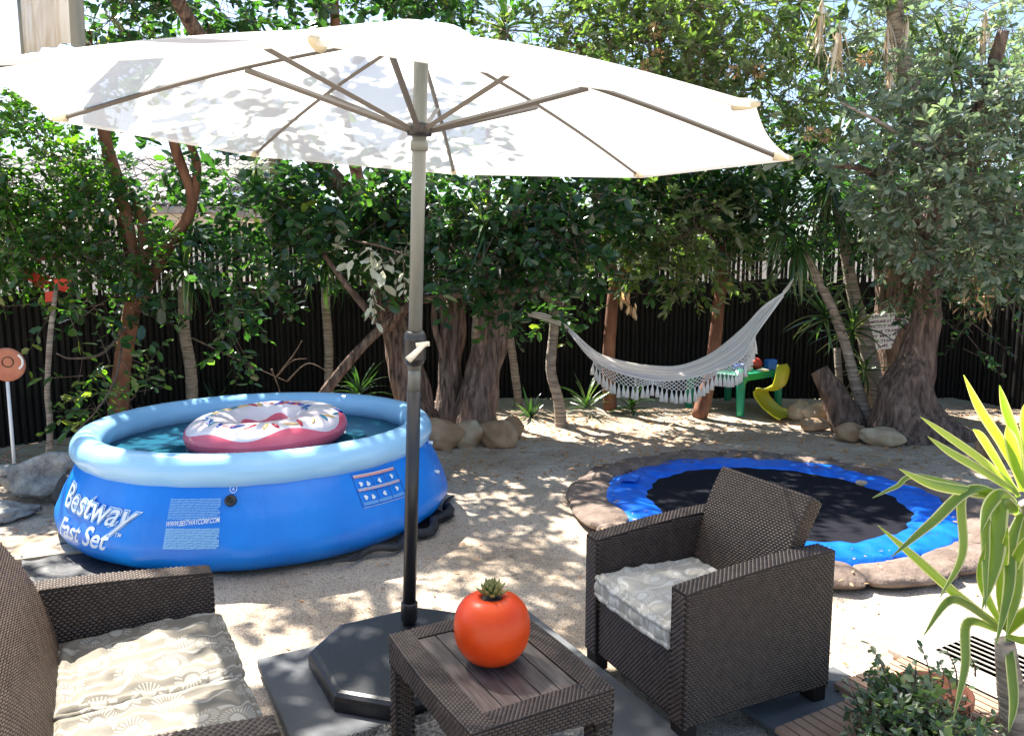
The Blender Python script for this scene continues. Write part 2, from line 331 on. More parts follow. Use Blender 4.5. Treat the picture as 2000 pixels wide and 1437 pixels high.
def hammock_mat():
    m = fabric('striped_hammock_cotton', (.90, .88, .84), .45); nt = m.node_tree; N, L = nt.nodes, nt.links
    a = N.new('ShaderNodeAttribute'); a.attribute_name = 'rnd'
    cr = N.new('ShaderNodeValToRGB'); cr.color_ramp.interpolation = 'CONSTANT'; e = cr.color_ramp.elements
    st = [(0, (.90, .88, .84)), (.18, (.52, .55, .66)), (.205, (.90, .88, .84)), (.42, (.60, .62, .70)), (.445, (.90, .88, .84)), (.64, (.46, .49, .62)), (.665, (.90, .88, .84)), (.86, (.68, .60, .50)), (.92, (.90, .88, .84))]
    while len(e) < len(st): e.new(.5)
    for i, (q, c) in enumerate(st): e[i].position = q; e[i].color = (*c, 1)
    L.new(a.outputs['Fac'], cr.inputs[0])
    for n in N:
        if n.type in ('BSDF_DIFFUSE', 'BSDF_TRANSLUCENT'): L.new(cr.outputs[0], n.inputs[0])
    return m
M['hammock'] = hammock_mat()
def water_mat():
    m = bpy.data.materials.new('pool_water'); m.use_nodes = True; nt = m.node_tree; N, L = nt.nodes, nt.links; N.remove(N['Principled BSDF'])
    t = N.new('ShaderNodeBsdfTransparent'); t.inputs[0].default_value = (.12, .40, .52, 1); df = N.new('ShaderNodeBsdfDiffuse'); df.inputs[0].default_value = (.025, .15, .22, 1); mt = N.new('ShaderNodeMixShader'); mt.inputs[0].default_value = .75; L.new(t.outputs[0], mt.inputs[1]); L.new(df.outputs[0], mt.inputs[2]); g = N.new('ShaderNodeBsdfGlossy'); g.inputs['Roughness'].default_value = .02
    f = N.new('ShaderNodeFresnel'); f.inputs[0].default_value = 1.33; ms = N.new('ShaderNodeMixShader'); L.new(f.outputs[0], ms.inputs[0]); L.new(mt.outputs[0], ms.inputs[1]); L.new(g.outputs[0], ms.inputs[2])
    nz = N.new('ShaderNodeTexNoise'); nz.inputs['Scale'].default_value = 7; b = N.new('ShaderNodeBump'); b.inputs['Strength'].default_value = .15; b.inputs['Distance'].default_value = .02
    L.new(nz.outputs[0], b.inputs['Height']); L.new(b.outputs[0], g.inputs['Normal']); L.new(b.outputs[0], f.inputs['Normal']); L.new(ms.outputs[0], N['Material Output'].inputs[0]); return m
M['water'] = water_mat()
def glass_mat():
    m = bpy.data.materials.new('clear_glass'); m.use_nodes = True; p = m.node_tree.nodes['Principled BSDF']; p.inputs['Transmission Weight'].default_value = 1; p.inputs['Roughness'].default_value = .02; return m
M['glass'] = glass_mat()

# ================================================================== GROUND
def axis(a, b, step, far):
    core = list(np.arange(a, b + 1e-6, step)); out, s, x = [], step, b
    while x < far: s *= 1.5; x += s; out.append(x)
    lo, s, x = [], step, a
    while x > -far: s *= 1.5; x -= s; lo.append(x)
    return np.array(lo[::-1] + core + out)
gx, gy = axis(-5.5, 6.5, .045, 220), axis(1.2, 9.8, .045, 260)
GX, GY = np.meshgrid(gx, gy)
def gz(x, y):
    k = np.clip((10 - np.abs(x)) / 4, 0, 1) * np.clip((11 - np.abs(y - 2)) / 3, 0, 1)
    h = np.zeros_like(x)
    for i, (f, a) in enumerate(((1.1, .010), (2.7, .006), (5.3, .004), (9.1, .0035), (15, .005), (27, .0035))):
        for j in range(3):
            t = i * 1.7 + j * 2.1; h += a * .6 * np.sin(f * (x * math.cos(t) + y * math.sin(t)) + 3.1 * i + j + 1.3 * np.sin(f * .6 * (x * math.sin(t) - y * math.cos(t)) + j))
    return (h - .012) * k
GZ = gz(GX, GY)
ny, nx = GX.shape; ii = np.arange((ny - 1) * (nx - 1)); jj, kk = ii // (nx - 1), ii % (nx - 1); b0 = jj * nx + kk
gF = np.stack([b0, b0 + 1, b0 + nx + 1, b0 + nx], 1)
g = obj('ground', (np.stack([GX, GY, GZ], -1).reshape(-1, 3), gF), M['sand'], smooth=True); g['kind'] = 'structure'

# ================================================================== NEIGHBOUR'S HOUSE AND WALL BEYOND THE FENCE
h = thing('house', 'pale house with grey tiled roof beyond the fence at left', 'house', (-9.5, 14.5, 0))
obj('wall', box((-9.5, 15, 1.35), (9, 4, 2.7)), M['wall_cream'], h)
rf = obj('roof', ([(-14.4, 12.7, 2.65), (-4.6, 12.7, 2.65), (-4.6, 15, 3.75), (-14.4, 15, 3.75), (-4.6, 17.3, 2.65), (-14.4, 17.3, 2.65), (-14.4, 12.7, 2.55), (-4.6, 12.7, 2.55), (-4.6, 17.3, 2.55), (-14.4, 17.3, 2.55)],
                  [(0, 1, 2, 3), (3, 2, 4, 5), (6, 9, 8, 7), (0, 6, 7, 1), (5, 4, 8, 9), (1, 7, 8, 4, 2), (0, 3, 5, 9, 6)]), M['roof'], h)
tl = MB()
for r_ in range(9):
    for c_ in range(38):
        x0 = -14.3 + c_ * .255; t0 = r_ / 9; y0 = 12.66 + 2.34 * t0; z0 = 2.69 + 1.1 * t0
        x1, y1, z1 = x0 + .235, y0 + .29, z0 + .115
        tl.add(([(x0, y0, z0), ((x0 + x1) / 2, y0, z0 + .045), (x1, y0, z0), (x1, y1, z1), ((x0 + x1) / 2, y1, z1 + .045), (x0, y1, z1)], [(0, 1, 4, 5), (1, 2, 3, 4), (0, 2, 1)]))
obj('roof_tiles', tl.vf, M['roof'], rf, kind='stuff')
w = thing('garden_wall', 'cream rendered neighbour wall glimpsed through the top of the reed fence', 'wall', (3, 13.5, 0))
obj('wall_face', box((3.5, 13.5, 1.05), (15, .2, 2.1)), M['wall_cream'], w)
obj('coping', box((3.5, 13.5, 2.13), (15.1, .3, .06), bev=.01), M['wall_cream'], w)

# ================================================================== REED FENCE (three runs)
def slatmesh(seed, hgt):
    r = .021; n = 5; V = []; F = []; k = 6; q = np.random.RandomState(seed)
    for i in range(n):
        z = hgt * i / (n - 1); ox, oy = (q.rand(2) - .5) * .012
        for a in range(k): V.append((ox + r * math.cos(a * 2 * math.pi / k), oy + r * .7 * math.sin(a * 2 * math.pi / k), z))
    for i in range(n - 1):
        for a in range(k): F.append((i * k + a, i * k + (a + 1) % k, (i + 1) * k + (a + 1) % k, (i + 1) * k + a))
    F.append(tuple((n - 1) * k + a for a in range(k)))
    return mesh('slat', V, F, M['fence'], smooth=False)
SL = [slatmesh(i, 2.15 + .02 * i) for i in range(4)]
def fence(label, A, B, step, clothz):
    A, B = Vector((*A, 0)), Vector((*B, 0)); d = (B - A); L_ = d.length + .09; d.normalize(); nrm = Vector((-d.y, d.x, 0)); rot = math.atan2(d.y, d.x)
    f = thing('reed_fence', label, 'fence', A + d * (L_ / 2), rot)
    n = int(L_ / step)
    for i in range(n):
        p = A + d * ((i + .5) * step) + Vector((0, 0, rs.uniform(-.06, -.01)))
        inst('slat', SL[rs.randint(4)], Matrix.Translation(p) @ Matrix.Rotation(rot, 4, 'Z') @ Matrix.Rotation(rs.normal(0, .006), 4, 'Y') @ Matrix.Scale(rs.uniform(.9, 1.12), 4, Vector((1, 0, 0))), f)
    V, F = grid(lambda u, v: tuple(A + d * (L_ * u) + nrm * (.045 + .01 * math.sin(u * 60)) + Vector((0, 0, -.02 + v * (clothz + .03 * math.sin(u * 23))))), 80, 2)
    obj('shade_cloth', (V, F), M['shade_cloth'], f)
    for z in (.35, 1.15, 1.95):
        c = (A + B) / 2 + nrm * .075; obj('rail', box((c.x, c.y, z), (L_, .04, .06), rot), M['fence'], f)
    for k in range(int(L_ / 2.2) + 1):
        c = A + d * min(L_ - .05, k * 2.2 + .05) + nrm * .14; obj('post', tube([c, c + Vector((0, 0, 2.2))], [.045], 8), M['fence'], f)
fence('black reed fence on the left, behind the round terracotta disc', (-6.6, 5.0), (-3.2, 8.9), .062, 1.42)
fence('black reed fence between the left fence run and the tree trunks', (-3.2, 8.9), (-.4, 9.8), .060, 1.5)
fence('long black reed fence behind the hammock and green table', (-.4, 9.8), (5.7, 9.8), .060, 1.52)
fence('black reed fence at far right behind the broad trunk', (5.7, 9.8), (7.6, 5.2), .062, 1.52)

# ================================================================== LEAVES
DENS = 1.55
LEAF6 = np.array([(0, 0, 0), (.30, .40, .10), (.74, .40, .07), (1, 0, -.06), (.74, -.40, .07), (.30, -.40, .10)])
LEAFN = np.array([(0, 0, 0), (.35, .5, .12), (.70, .34, .06), (1, 0, -.08), (.70, -.34, .06), (.35, -.5, .12)])
LEAFO = np.array([(0, 0, 0), (.50, .34, .10), (.86, .42, .05), (1, 0, .0), (.86, -.42, .05), (.50, -.34, .10)])   # spatulate
def frames(D, U):
    D = D / (np.linalg.norm(D, axis=1)[:, None] + 1e-9); Sd = np.cross(U, D); Sd /= np.linalg.norm(Sd, axis=1)[:, None] + 1e-9
    return D, Sd, np.cross(D, Sd)
def leafmesh(Pos, D, U, Ln, Wd, shape):
    X, Y, Z = frames(D, U); s = shape
    V = Pos[:, None] + X[:, None] * (s[None, :, 0:1] * Ln[:, None, None]) + Y[:, None] * (s[None, :, 1:2] * Wd[:, None, None]) + Z[:, None] * (s[None, :, 2:3] * Wd[:, None, None])
    n = len(Pos); b = np.arange(n)[:, None] * 6
    F = np.concatenate([b + np.array([[0, 3, 2, 1]]), b + np.array([[0, 5, 4, 3]])], 1).reshape(-1, 4)
    return V.reshape(-1, 3), F
def twigs(blobs, per, tl, k, L0, W0, droop=.35, q=None, whorl=False):
    """leafy twigs spread through ellipsoids. blobs: (cx,cy,cz,rx,ry,rz,density)"""
    q = q or rs; P0, DD = [], []
    for b in blobs:
        c, r, dn = np.array(b[:3]), np.array(b[3:6]), b[6] if len(b) > 6 else 1
        n = max(1, int(per * DENS * dn * (r[0] * r[2]) / .25)); u = q.normal(size=(n, 3)); u /= np.linalg.norm(u, axis=1)[:, None]
        rad = q.uniform(.15, 1, n) ** .5
        # clumps: keep twigs where a coarse noise is high so that gaps open
        p = c + u * rad[:, None] * r
        keep = np.array([noise.noise(Vector(x) * 2.3) > -.22 for x in p]); P0.append(p[keep]); DD.append((u + q.normal(size=(n, 3)) * .6)[keep])
    P0, DD = np.vstack(P0), np.vstack(DD); DD[:, 2] -= droop * .6; DD /= np.linalg.norm(DD, axis=1)[:, None]
    n = len(P0); t = (np.arange(k) + .5) / k
    if whorl: t = .55 + .45 * t
    ang = np.arange(k) * 2.4
    side = np.cross(DD, np.array([0, 0, 1.])); side /= np.linalg.norm(side, axis=1)[:, None] + 1e-9; up = np.cross(side, DD)
    Pm = P0[:, None] + DD[:, None] * (t[None, :, None] * tl); Pm[:, :, 2] -= (t[None, :] ** 2) * tl * droop * .5
    out = side[:, None] * np.cos(ang)[None, :, None] + up[:, None] * np.sin(ang)[None, :, None] * .6
    LD = out + DD[:, None] * (.9 if whorl else .5) + q.normal(size=(n, k, 3)) * .28; LD[:, :, 2] -= droop * .35
    UU = np.array([0, 0, 1.]) + q.normal(size=(n, k, 3)) * .6
    Pm, LD, UU = Pm.reshape(-1, 3), LD.reshape(-1, 3), UU.reshape(-1, 3); m = len(Pm); s = q.uniform(.5, 1.25, m) * np.repeat(q.uniform(.65, 1.25, n), k)
    tw = (P0, P0 + DD * tl - np.array([0, 0, 1]) * tl * droop * .5)
    return Pm, LD, UU, L0 * s, W0 * s, tw
def twigmesh(tw, r=.0035):
    A, B = tw; n = len(A); d = B - A; s = np.cross(d, [0, 0, 1.]); s /= np.linalg.norm(s, axis=1)[:, None] + 1e-9; u = np.cross(s, d); u /= np.linalg.norm(u, axis=1)[:, None] + 1e-9
    A = A - d * .5
    V = np.stack([A + s * r, A - s * r * .5 + u * r, A - s * r * .5 - u * r, B + s * r * .4, B - s * r * .3 + u * r * .4, B - s * r * .3 - u * r * .4], 1).reshape(-1, 3)
    b = np.arange(n)[:, None] * 6; F = np.concatenate([b + [[0, 1, 4, 3]], b + [[1, 2, 5, 4]], b + [[2, 0, 3, 5]]], 1).reshape(-1, 4); return V, F
def crown(parent, blobs, kind='A', per=90, k=10, tl=.30, L0=None, W0=None, seed=0, droop=.35, name='crown'):
    q = np.random.RandomState(seed + 100)
    d = dict(A=('leafA', .122, .074, LEAF6, False), B=('leafB', .100, .042, LEAFN, True), C=('leafC', .095, .042, LEAFO, True), D=('leafD', .068, .04, LEAF6, False), W=('leafW', .10, .06, LEAF6, False), S=('leafS', .03, .018, LEAFN, False))[kind]
    Pm, LD, UU, Ln, Wd, tw = twigs(blobs, per, tl, k, L0 or d[1], W0 or d[2], droop, q, d[4])
    V, F = leafmesh(Pm, LD, UU, Ln, Wd, d[3]); at_ = np.repeat(q.beta(2, 2.4, len(Pm)), 2)
    o = obj(name, (V, F), M[d[0]], parent, attr=at_, kind='stuff')
    obj('twigs', twigmesh(tw), M['twig'], parent, kind='stuff')
    return o
def blob(px, py, Y, rp, rz=None, ry=.45, dn=1):
    """a clump of foliage: pixel centre, distance, pixel radii"""
    c = at(px, py, Y); s = Y / FPX; return (c.x, c.y, c.z, rp * s, ry, (rz or rp) * s, dn)
def trunk(parent, P, rad, m='bark', seg=14, n=26, lump=.18, name='trunk', ring=0):
    return obj(name, tube(P, rad, seg, n, lump, ring), M[m], parent, smooth=True)
def tpath(*pts): return [at(*p) for p in pts]

# individual leaves for sprays close enough to pick out
def leafsolo(nm, m, L0, W0, shape, rv):
    V, F = leafmesh(np.zeros((1, 3)), np.array([[1., 0, 0]]), np.array([[0, 0, 1.]]), np.array([L0]), np.array([W0]), shape)
    return mesh(nm, V, F, M[m], attr=[rv, rv])
def solo_leaves(parent, blobs, meshes, per, k, tl, seed, droop=.4, limit=260):
    q = np.random.RandomState(seed); Pm, LD, UU, Ln, Wd, tw = twigs(blobs, per, tl, k, 1, 1, droop, q)
    X, Y, Z = frames(LD, UU)
    for i in range(min(limit, len(Pm))):
        m4 = Matrix(((X[i][0], Y[i][0], Z[i][0], 0), (X[i][1], Y[i][1], Z[i][1], 0), (X[i][2], Y[i][2], Z[i][2], 0), (0, 0, 0, 1)))
        inst('leaf', meshes[q.randint(len(meshes))], Matrix.Translation(Pm[i]) @ m4 @ Matrix.Scale(Ln[i], 4), parent)
    obj('twigs', twigmesh((tw[0][:max(1, limit // k)], tw[1][:max(1, limit // k)]), .003), M['twig'], parent, kind='stuff')

# ------------------------------------------------------------------ strap-leaved plants
def straps(nm, m, L0, W0, droop, rv, n=7, fold=.25, edge=None):
    V = []; F = []; A = []; mi = []
    for i in range(n):
        t = i / (n - 1); x = L0 * (t - .18 * droop * t * t); z = -droop * L0 * .62 * t ** 2.2; w = W0 * .5 * (min(1, .45 + t * 3) * (1 - max(0, (t - .45) / .55) ** 1.6)) + .0006
        V += [(x, -w, z + w * fold), (x, -w * .8, z + w * fold * .78), (x, 0, z), (x, w * .8, z + w * fold * .78), (x, w, z + w * fold)]
    for i in range(n - 1):
        for j in range(4):
            F.append((i * 5 + j, i * 5 + j + 1, i * 5 + j + 6, i * 5 + j + 5)); mi.append(1 if (edge and j in (0, 3)) else 0)
    me = mesh(nm, V, F, [M[m]] + ([M[edge]] if edge else []), smooth=True, attr=[rv] * len(F)); me.polygons.foreach_set('material_index', mi); return me
STR = [straps('leaf', 'strap', 1, .075, d, r, edge=e) for d, r, e in ((.1, .2, None), (.35, .5, None), (.7, .8, None), (1.1, .4, None), (.5, 1, 'yucca_edge'), (.2, .7, 'yucca_edge'))]
DRY = [straps('dry_leaf', 'skirt', 1, .05, d, r, n=6) for d, r in ((.3, .3), (.8, .8), (.1, .6))]
def rosette(parent, c, n, L0, e0=85, e1=-35, seed=0, meshes=None, wid=1.0, az=(0, 360), name='leaf', lean=(0, 0)):
    q = np.random.RandomState(seed); meshes = meshes or STR
    for i in range(n):
        t = (i + .5) / n; el = R(e0 + (e1 - e0) * t + q.normal(0, 6)); a = R(az[0] + ((i * 137.5) % 360) / 360 * (az[1] - az[0])) + q.normal(0, .1)
        s = L0 * q.uniform(.75, 1.15) * (1 - .25 * abs(t - .5))
        Mx = Matrix.Translation(Vector(c) + Vector((lean[0] * t * .05, lean[1] * t * .05, -.10 * t * L0))) @ Matrix.Rotation(a, 4, 'Z') @ Matrix.Rotation(-el, 4, 'Y') @ Matrix.Rotation(q.normal(0, .25), 4, 'X') @ Matrix.Diagonal((s, s * wid, s, 1))
        inst(name, meshes[q.randint(len(meshes))], Mx, parent)

# ================================================================== TREES
def limb(parent, a, b, r0, r1, m='bark', sag=0, n=10):
    a, b = Vector(a), Vector(b); mid = (a + b) / 2 + Vector((rs.normal(0, .06), rs.normal(0, .06), sag)); return obj('limb', tube([a, mid, b], [r0, (r0 + r1) / 2, r1], 8, n, .08), M[m], parent, smooth=True)

# -- left tree with red-brown stems, bright small leaves
t = thing('leafy_tree', 'red-brown stemmed tree with bright green leaves left of the pool', 'tree', at(238, 830, 7.3))
trunk(t, tpath((225, 860, 7.3), (238, 720, 7.3), (262, 560, 7.2), (235, 380, 7.1), (195, 230, 7.0), (170, 60, 6.9)), [.10, .08, .07, .055, .045, .03], 'bark_red')
trunk(t, tpath((262, 560, 7.2), (285, 450, 7.3), (215, 330, 7.2), (205, 240, 7.1)), [.07, .06, .045, .04], 'bark_red', name='limb', seg=10)
trunk(t, tpath((262, 600, 7.2), (330, 480, 7.3), (375, 400, 7.3), (345, 300, 7.2), (330, 240, 7.2)), [.06, .055, .05, .045, .04], 'bark_red', name='limb', seg=10)
trunk(t, tpath((375, 400, 7.3), (385, 330, 7.3), (360, 250, 7.3)), [.045, .04, .035], 'bark_red', name='limb', seg=10)
crown(t, [blob(60, 330, 6.6, 120), blob(40, 460, 6.5, 105, 80), blob(150, 420, 6.8, 110, 85), blob(60, 560, 6.6, 70, 35, dn=.7), blob(130, 510, 6.6, 90, 50, dn=.8), blob(20, 240, 6.6, 80, 60),
          blob(150, 300, 7.2, 90, 60, dn=.5), blob(250, 480, 7.0, 90, 60), blob(-60, 420, 6.5, 100, 160)], 'D', per=150, k=11, tl=.2, seed=1)
crown(t, [blob(260, 330, 7.4, 100, 70, dn=.55), blob(330, 430, 7.5, 90, 60, dn=.5), blob(400, 330, 7.6, 80, 60, dn=.5), blob(230, 600, 6.9, 80, 50, dn=.6), blob(320, 540, 7.0, 50, 35, dn=.5),
          blob(240, 30, 7.0, 110, 70, dn=.7), blob(110, 200, 7.3, 90, 60, dn=.35), blob(300, 90, 7.5, 120, 60, dn=.4), blob(420, 20, 7.2, 120, 60, dn=.6)], 'A', per=85, seed=2, name='crown')
low = thing('low_branch', 'sparse leafy branch hanging against the black fence left of the pool', 'branch', at(205, 720, 6.3))
obj('stem', tube(tpath((245, 640, 6.9), (200, 690, 6.5), (140, 700, 6.2), (110, 690, 6.1)), [.014, .006], 6, 14), M['twig'], low, smooth=True)
obj('stem', tube(tpath((240, 660, 6.8), (225, 740, 6.4), (190, 800, 6.2), (150, 840, 6.2)), [.012, .005], 6, 14), M['twig'], low, smooth=True)
LA = [leafsolo('leaf', 'leafA', .105, .062, LEAF6, r) for r in (.3, .55, .8, .93)] + [leafsolo('leaf', 'leafD', .10, .06, LEAF6, r) for r in (.5, .85)]
solo_leaves(low, [blob(215, 720, 6.4, 95, 60, .3), blob(190, 790, 6.3, 75, 45, .25), blob(110, 700, 6.2, 50, 40, .2), blob(270, 780, 6.4, 55, 40, .2), blob(120, 610, 6.3, 60, 40, .2)], LA, 30, 7, .26, 5, limit=290)

t = thing('sapling', 'thin pale bare stem standing between the disc and the left leafy tree', 'tree', onz(95, 905))
trunk(t, tpath((95, 912, 6.35), (98, 830, 6.35), (92, 760, 6.35), (98, 660, 6.35), (110, 560, 6.4)), [.026, .024, .022, .022, .016], 'bark_pale', 10, 30, .15)
# -- three thick trunks behind the pool
t = thing('broad_tree', 'thick leaning trunk behind the pool beside the diagonal log', 'tree', at(820, 860, 7.7))
trunk(t, tpath((828, 880, 7.7), (808, 790, 7.75), (783, 680, 7.8), (752, 570, 7.85), (735, 480, 7.9), (700, 380, 7.9)), [.25, .20, .165, .125, .11, .08], 'bark', 56, 90, .12)
trunk(t, tpath((770, 605, 7.7), (745, 540, 7.6), (740, 470, 7.6)), [.06, .05, .045], 'bark', name='limb', seg=10)
trunk(t, tpath((760, 640, 7.6), (800, 595, 7.5), (860, 580, 7.4), (960, 570, 7.4), (1060, 560, 7.4), (1070, 520, 7.4)), [.055, .045, .035, .032, .03, .025], 'bark', name='limb', seg=10)
trunk(t, tpath((740, 632, 7.5), (680, 560, 7.4), (620, 480, 7.3), (560, 400, 7.2)), [.035, .03, .025, .018], 'bark_smooth', name='limb', seg=8)
trunk(t, tpath((700, 400, 7.9), (560, 250, 7.2), (380, 60, 6.2), (250, -250, 5.2)), [.10, .08, .06, .03], 'bark', name='limb', seg=8)
crown(t, [blob(610, 400, 7.3, 105, 60), blob(700, 380, 7.4, 100, 70), blob(520, 420, 7.3, 90, 50, dn=.75), blob(560, 480, 7.2, 60, 35, dn=.6), blob(740, 450, 7.5, 90, 60), blob(640, 480, 7.6, 70, 40, dn=.7),
          blob(470, 520, 7.3, 60, 40, dn=.5), blob(520, 350, 7.6, 100, 50, dn=.7), blob(495, 580, 7.2, 45, 60, .2, dn=.5), blob(460, 660, 7.2, 35, 40, .15, dn=.3), blob(450, 600, 7.2, 45, 40, .2, dn=.35)], 'A', per=100, seed=3)
crown(t, [(-2.0, 4.6, 4.35, .5, .45, .25, .4), (-1.7, 4.95, 4.4, .6, .5, .25, .42), (-2.9, 5.2, 4.6, .5, .4, .3, .3), (-2.3, 5.4, 4.6, .7, .6, .3, .55), (-1.7, 6.0, 4.6, .5, .5, .3, .5), (-3.3, 5.7, 4.8, .7, .7, .35, .7)], 'A', per=80, seed=33)
lg = thing('log', 'bare brown log propped diagonally between pool rim and thick trunk', 'log', at(610, 800, 7.4))
obj('log_body', tube(tpath((570, 858, 7.3), (650, 745, 7.4), (720, 665, 7.45), (790, 600, 7.5)), [.052, .05, .047, .045], 12, 22, .10), M['bark'], lg, smooth=True)

t = thing('broad_tree', 'narrow thick trunk in the middle of the three behind the pool', 'tree', at(875, 850, 7.8))
trunk(t, tpath((872, 862, 7.8), (876, 780, 7.85), (880, 700, 7.9), (888, 610, 7.9), (895, 520, 8.0), (900, 400, 8.0)), [.15, .125, .12, .115, .10, .08], 'bark_smooth', 48, 80, .14)
trunk(t, tpath((866, 700, 7.7), (850, 640, 7.65), (848, 580, 7.65)), [.028, .03, .03], 'bark_smooth', name='limb', seg=8)
trunk(t, tpath((868, 660, 7.75), (866, 610, 7.7), (862, 570, 7.7)), [.045, .04, .04], 'bark_smooth', name='limb', seg=8)
crown(t, [blob(870, 420, 7.3, 95, 60), blob(920, 500, 7.3, 90, 55), blob(800, 420, 7.6, 90, 60), blob(870, 560, 7.3, 60, 30, dn=.7), blob(960, 400, 7.5, 100, 60), blob(760, 520, 7.6, 80, 40, dn=.6), blob(900, 360, 7.9, 150, 40)], 'A', per=105, seed=4)

t = thing('broad_tree', 'thick trunk flaring at its foot, tied to the hammock rope', 'tree', at(930, 860, 7.7))
trunk(t, tpath((935, 862, 7.65), (930, 800, 7.7), (945, 720, 7.75), (968, 640, 7.8), (990, 570, 7.8), (1010, 500, 7.8), (1020, 400, 7.8)), [.235, .205, .18, .135, .10, .09, .07], 'bark_smooth', 56, 90, .13)
trunk(t, tpath((938, 712, 7.6), (942, 640, 7.5), (948, 560, 7.5), (940, 480, 7.5)), [.045, .045, .04, .035], 'bark_smooth', name='limb', seg=8)
trunk(t, tpath((930, 500, 7.4), (990, 440, 7.4), (1050, 360, 7.4), (1090, 300, 7.4)), [.045, .04, .035, .03], 'bark', name='limb', seg=8)
crown(t, [blob(1040, 420, 7.3, 100, 60), blob(1000, 500, 7.2, 80, 50), blob(1100, 480, 7.3, 80, 60), blob(1110, 560, 7.9, 55, 25, dn=.7), blob(1060, 555, 7.9, 50, 22, dn=.7), blob(985, 600, 7.2, 22, 22, .15, dn=.9), blob(1130, 400, 7.5, 100, 60, dn=.8), blob(1090, 340, 7.9, 150, 50, dn=.4),
          blob(1095, 605, 8.0, 28, 25, .15, dn=.8)], 'A', per=105, seed=5)

# -- slim ringed trunk by the hammock
t = thing('slim_tree', 'slim pale ringed trunk rising behind the left end of the hammock', 'tree', at(1095, 835, 8.0))
trunk(t, tpath((1096, 840, 8.0), (1090, 780, 8.0), (1076, 720, 8.0), (1082, 640, 8.0), (1078, 590, 8.0), (1065, 560, 8.0), (1090, 430, 8.1)), [.065, .055, .05, .05, .05, .045, .03], 'bark_pale', 12, 40, .08, ring=.07)
crown(t, [blob(1170, 430, 8.1, 60, 50, dn=.6), blob(1140, 300, 8.2, 110, 60, dn=.4)], 'A', per=90, seed=6)
# -- red-brown stem against the fence
t = thing('slim_tree', 'red-brown stem against the black fence above the middle of the hammock', 'tree', at(1190, 800, 8.8))
trunk(t, tpath((1192, 800, 8.8), (1188, 700, 8.8), (1196, 600, 8.8), (1200, 540, 8.8), (1180, 480, 8.8), (1190, 380, 8.8)), [.08, .075, .07, .06, .045, .03], 'bark_red', 12, 26, .1)
trunk(t, tpath((1203, 560, 8.8), (1222, 520, 8.7), (1240, 460, 8.7)), [.035, .03, .02], 'bark_red', name='limb', seg=8)
crown(t, [blob(1200, 480, 8.3, 70, 55, dn=.8), blob(1270, 500, 8.3, 60, 55, dn=.7), blob(1250, 420, 8.2, 80, 60), blob(1235, 600, 8.4, 35, 60, .2, dn=.4), blob(1215, 640, 8.5, 30, 30, .2, dn=.5), blob(1300, 400, 8.0, 90, 50), blob(1150, 445, 9.0, 150, 30), blob(1350, 440, 9.0, 150, 30)], 'B', per=80, seed=7)
crown(t, [blob(1250, 380, 8.5, 130, 50), blob(1330, 560, 8.3, 30, 20, .2, dn=.5), blob(1290, 520, 8.3, 60, 30, .2, dn=.6)], 'A', per=80, seed=71)
# -- leaning slim red-brown tree by the green table
t = thing('slim_tree', 'leaning reddish trunk rising behind the right half of the hammock beside the green table', 'tree', at(1368, 812, 8.5))
trunk(t, tpath((1366, 815, 8.5), (1385, 740, 8.5), (1396, 670, 8.5), (1404, 600, 8.5), (1410, 540, 8.5), (1405, 440, 8.5), (1390, 330, 8.5)), [.085, .075, .07, .065, .06, .045, .03], 'bark_red', 12, 30, .16)
crown(t, [blob(1400, 480, 8.0, 70, 50), blob(1350, 540, 8.0, 45, 30, .3, dn=.8), blob(1365, 440, 8.0, 80, 50), blob(1430, 540, 8.2, 50, 30, dn=.7), blob(1330, 470, 8.0, 50, 60, dn=.6)], 'B', per=85, seed=8)
crown(t, [blob(1430, 410, 8.4, 90, 60), blob(1330, 360, 8.4, 110, 50), blob(1470, 340, 8.0, 90, 40)], 'A', per=90, seed=81)

# -- big leafy tree above the parasol, centre and right top
t = thing('tall_tree', 'tall sunlit yellow-green tree above the right side of the parasol', 'tree', at(1330, 760, 10.6))
trunk(t, tpath((1330, 760, 10.6), (1325, 500, 10.5), (1300, 250, 9.6), (1280, 50, 8.8), (1260, -150, 8.2)), [.07, .06, .05, .04, .03], 'bark', 12, 22)
crown(t, [blob(1060, 60, 7.6, 110, 60, dn=.8), blob(1180, 100, 7.4, 120, 90), blob(1300, 130, 7.3, 120, 90), blob(1420, 160, 7.2, 110, 80), blob(1500, 230, 7.2, 80, 60, dn=.9), blob(1330, 30, 7.3, 130, 70), blob(1460, 50, 7.4, 100, 80),
          blob(1200, 10, 7.8, 110, 60), blob(960, 20, 8.0, 80, 40, dn=.6), blob(1560, 130, 7.4, 80, 70, dn=.8), blob(1550, 30, 7.6, 70, 60, dn=.6)], 'B', per=90, seed=9)
crown(t, [blob(1150, 220, 8.6, 140, 80, dn=.4), blob(1330, 250, 8.5, 150, 80, dn=.7), blob(1480, 300, 8.3, 110, 70), blob(1250, 60, 8.6, 150, 100, dn=.35)], 'A', per=75, seed=91)
for px, py, Y in ((1278, 60, 6.9), (1285, 110, 6.9), (1262, 130, 6.9), (1435, 140, 6.8), (1425, 205, 6.8), (1482, 140, 6.8), (1610, 265, 6.7), (1690, 115, 6.6), (1580, 262, 6.7)):
    q = np.random.RandomState(px); c = np.array(at(px, py, Y)); n = 60; u = q.normal(size=(n, 3)); u /= np.linalg.norm(u, axis=1)[:, None]
    obj('seed_head', leafmesh(c + u * .03, u, np.tile([0, 0, 1.], (n, 1)) + q.normal(size=(n, 3)) * .3, q.uniform(.03, .055, n), q.uniform(.008, .014, n), LEAF6), M['dry'], t, attr=np.repeat(q.rand(n), 2), kind='stuff')
t = thing('tall_tree', 'dark-leaved tree showing over the top of the parasol', 'tree', (-1.9, 10.5, 0))
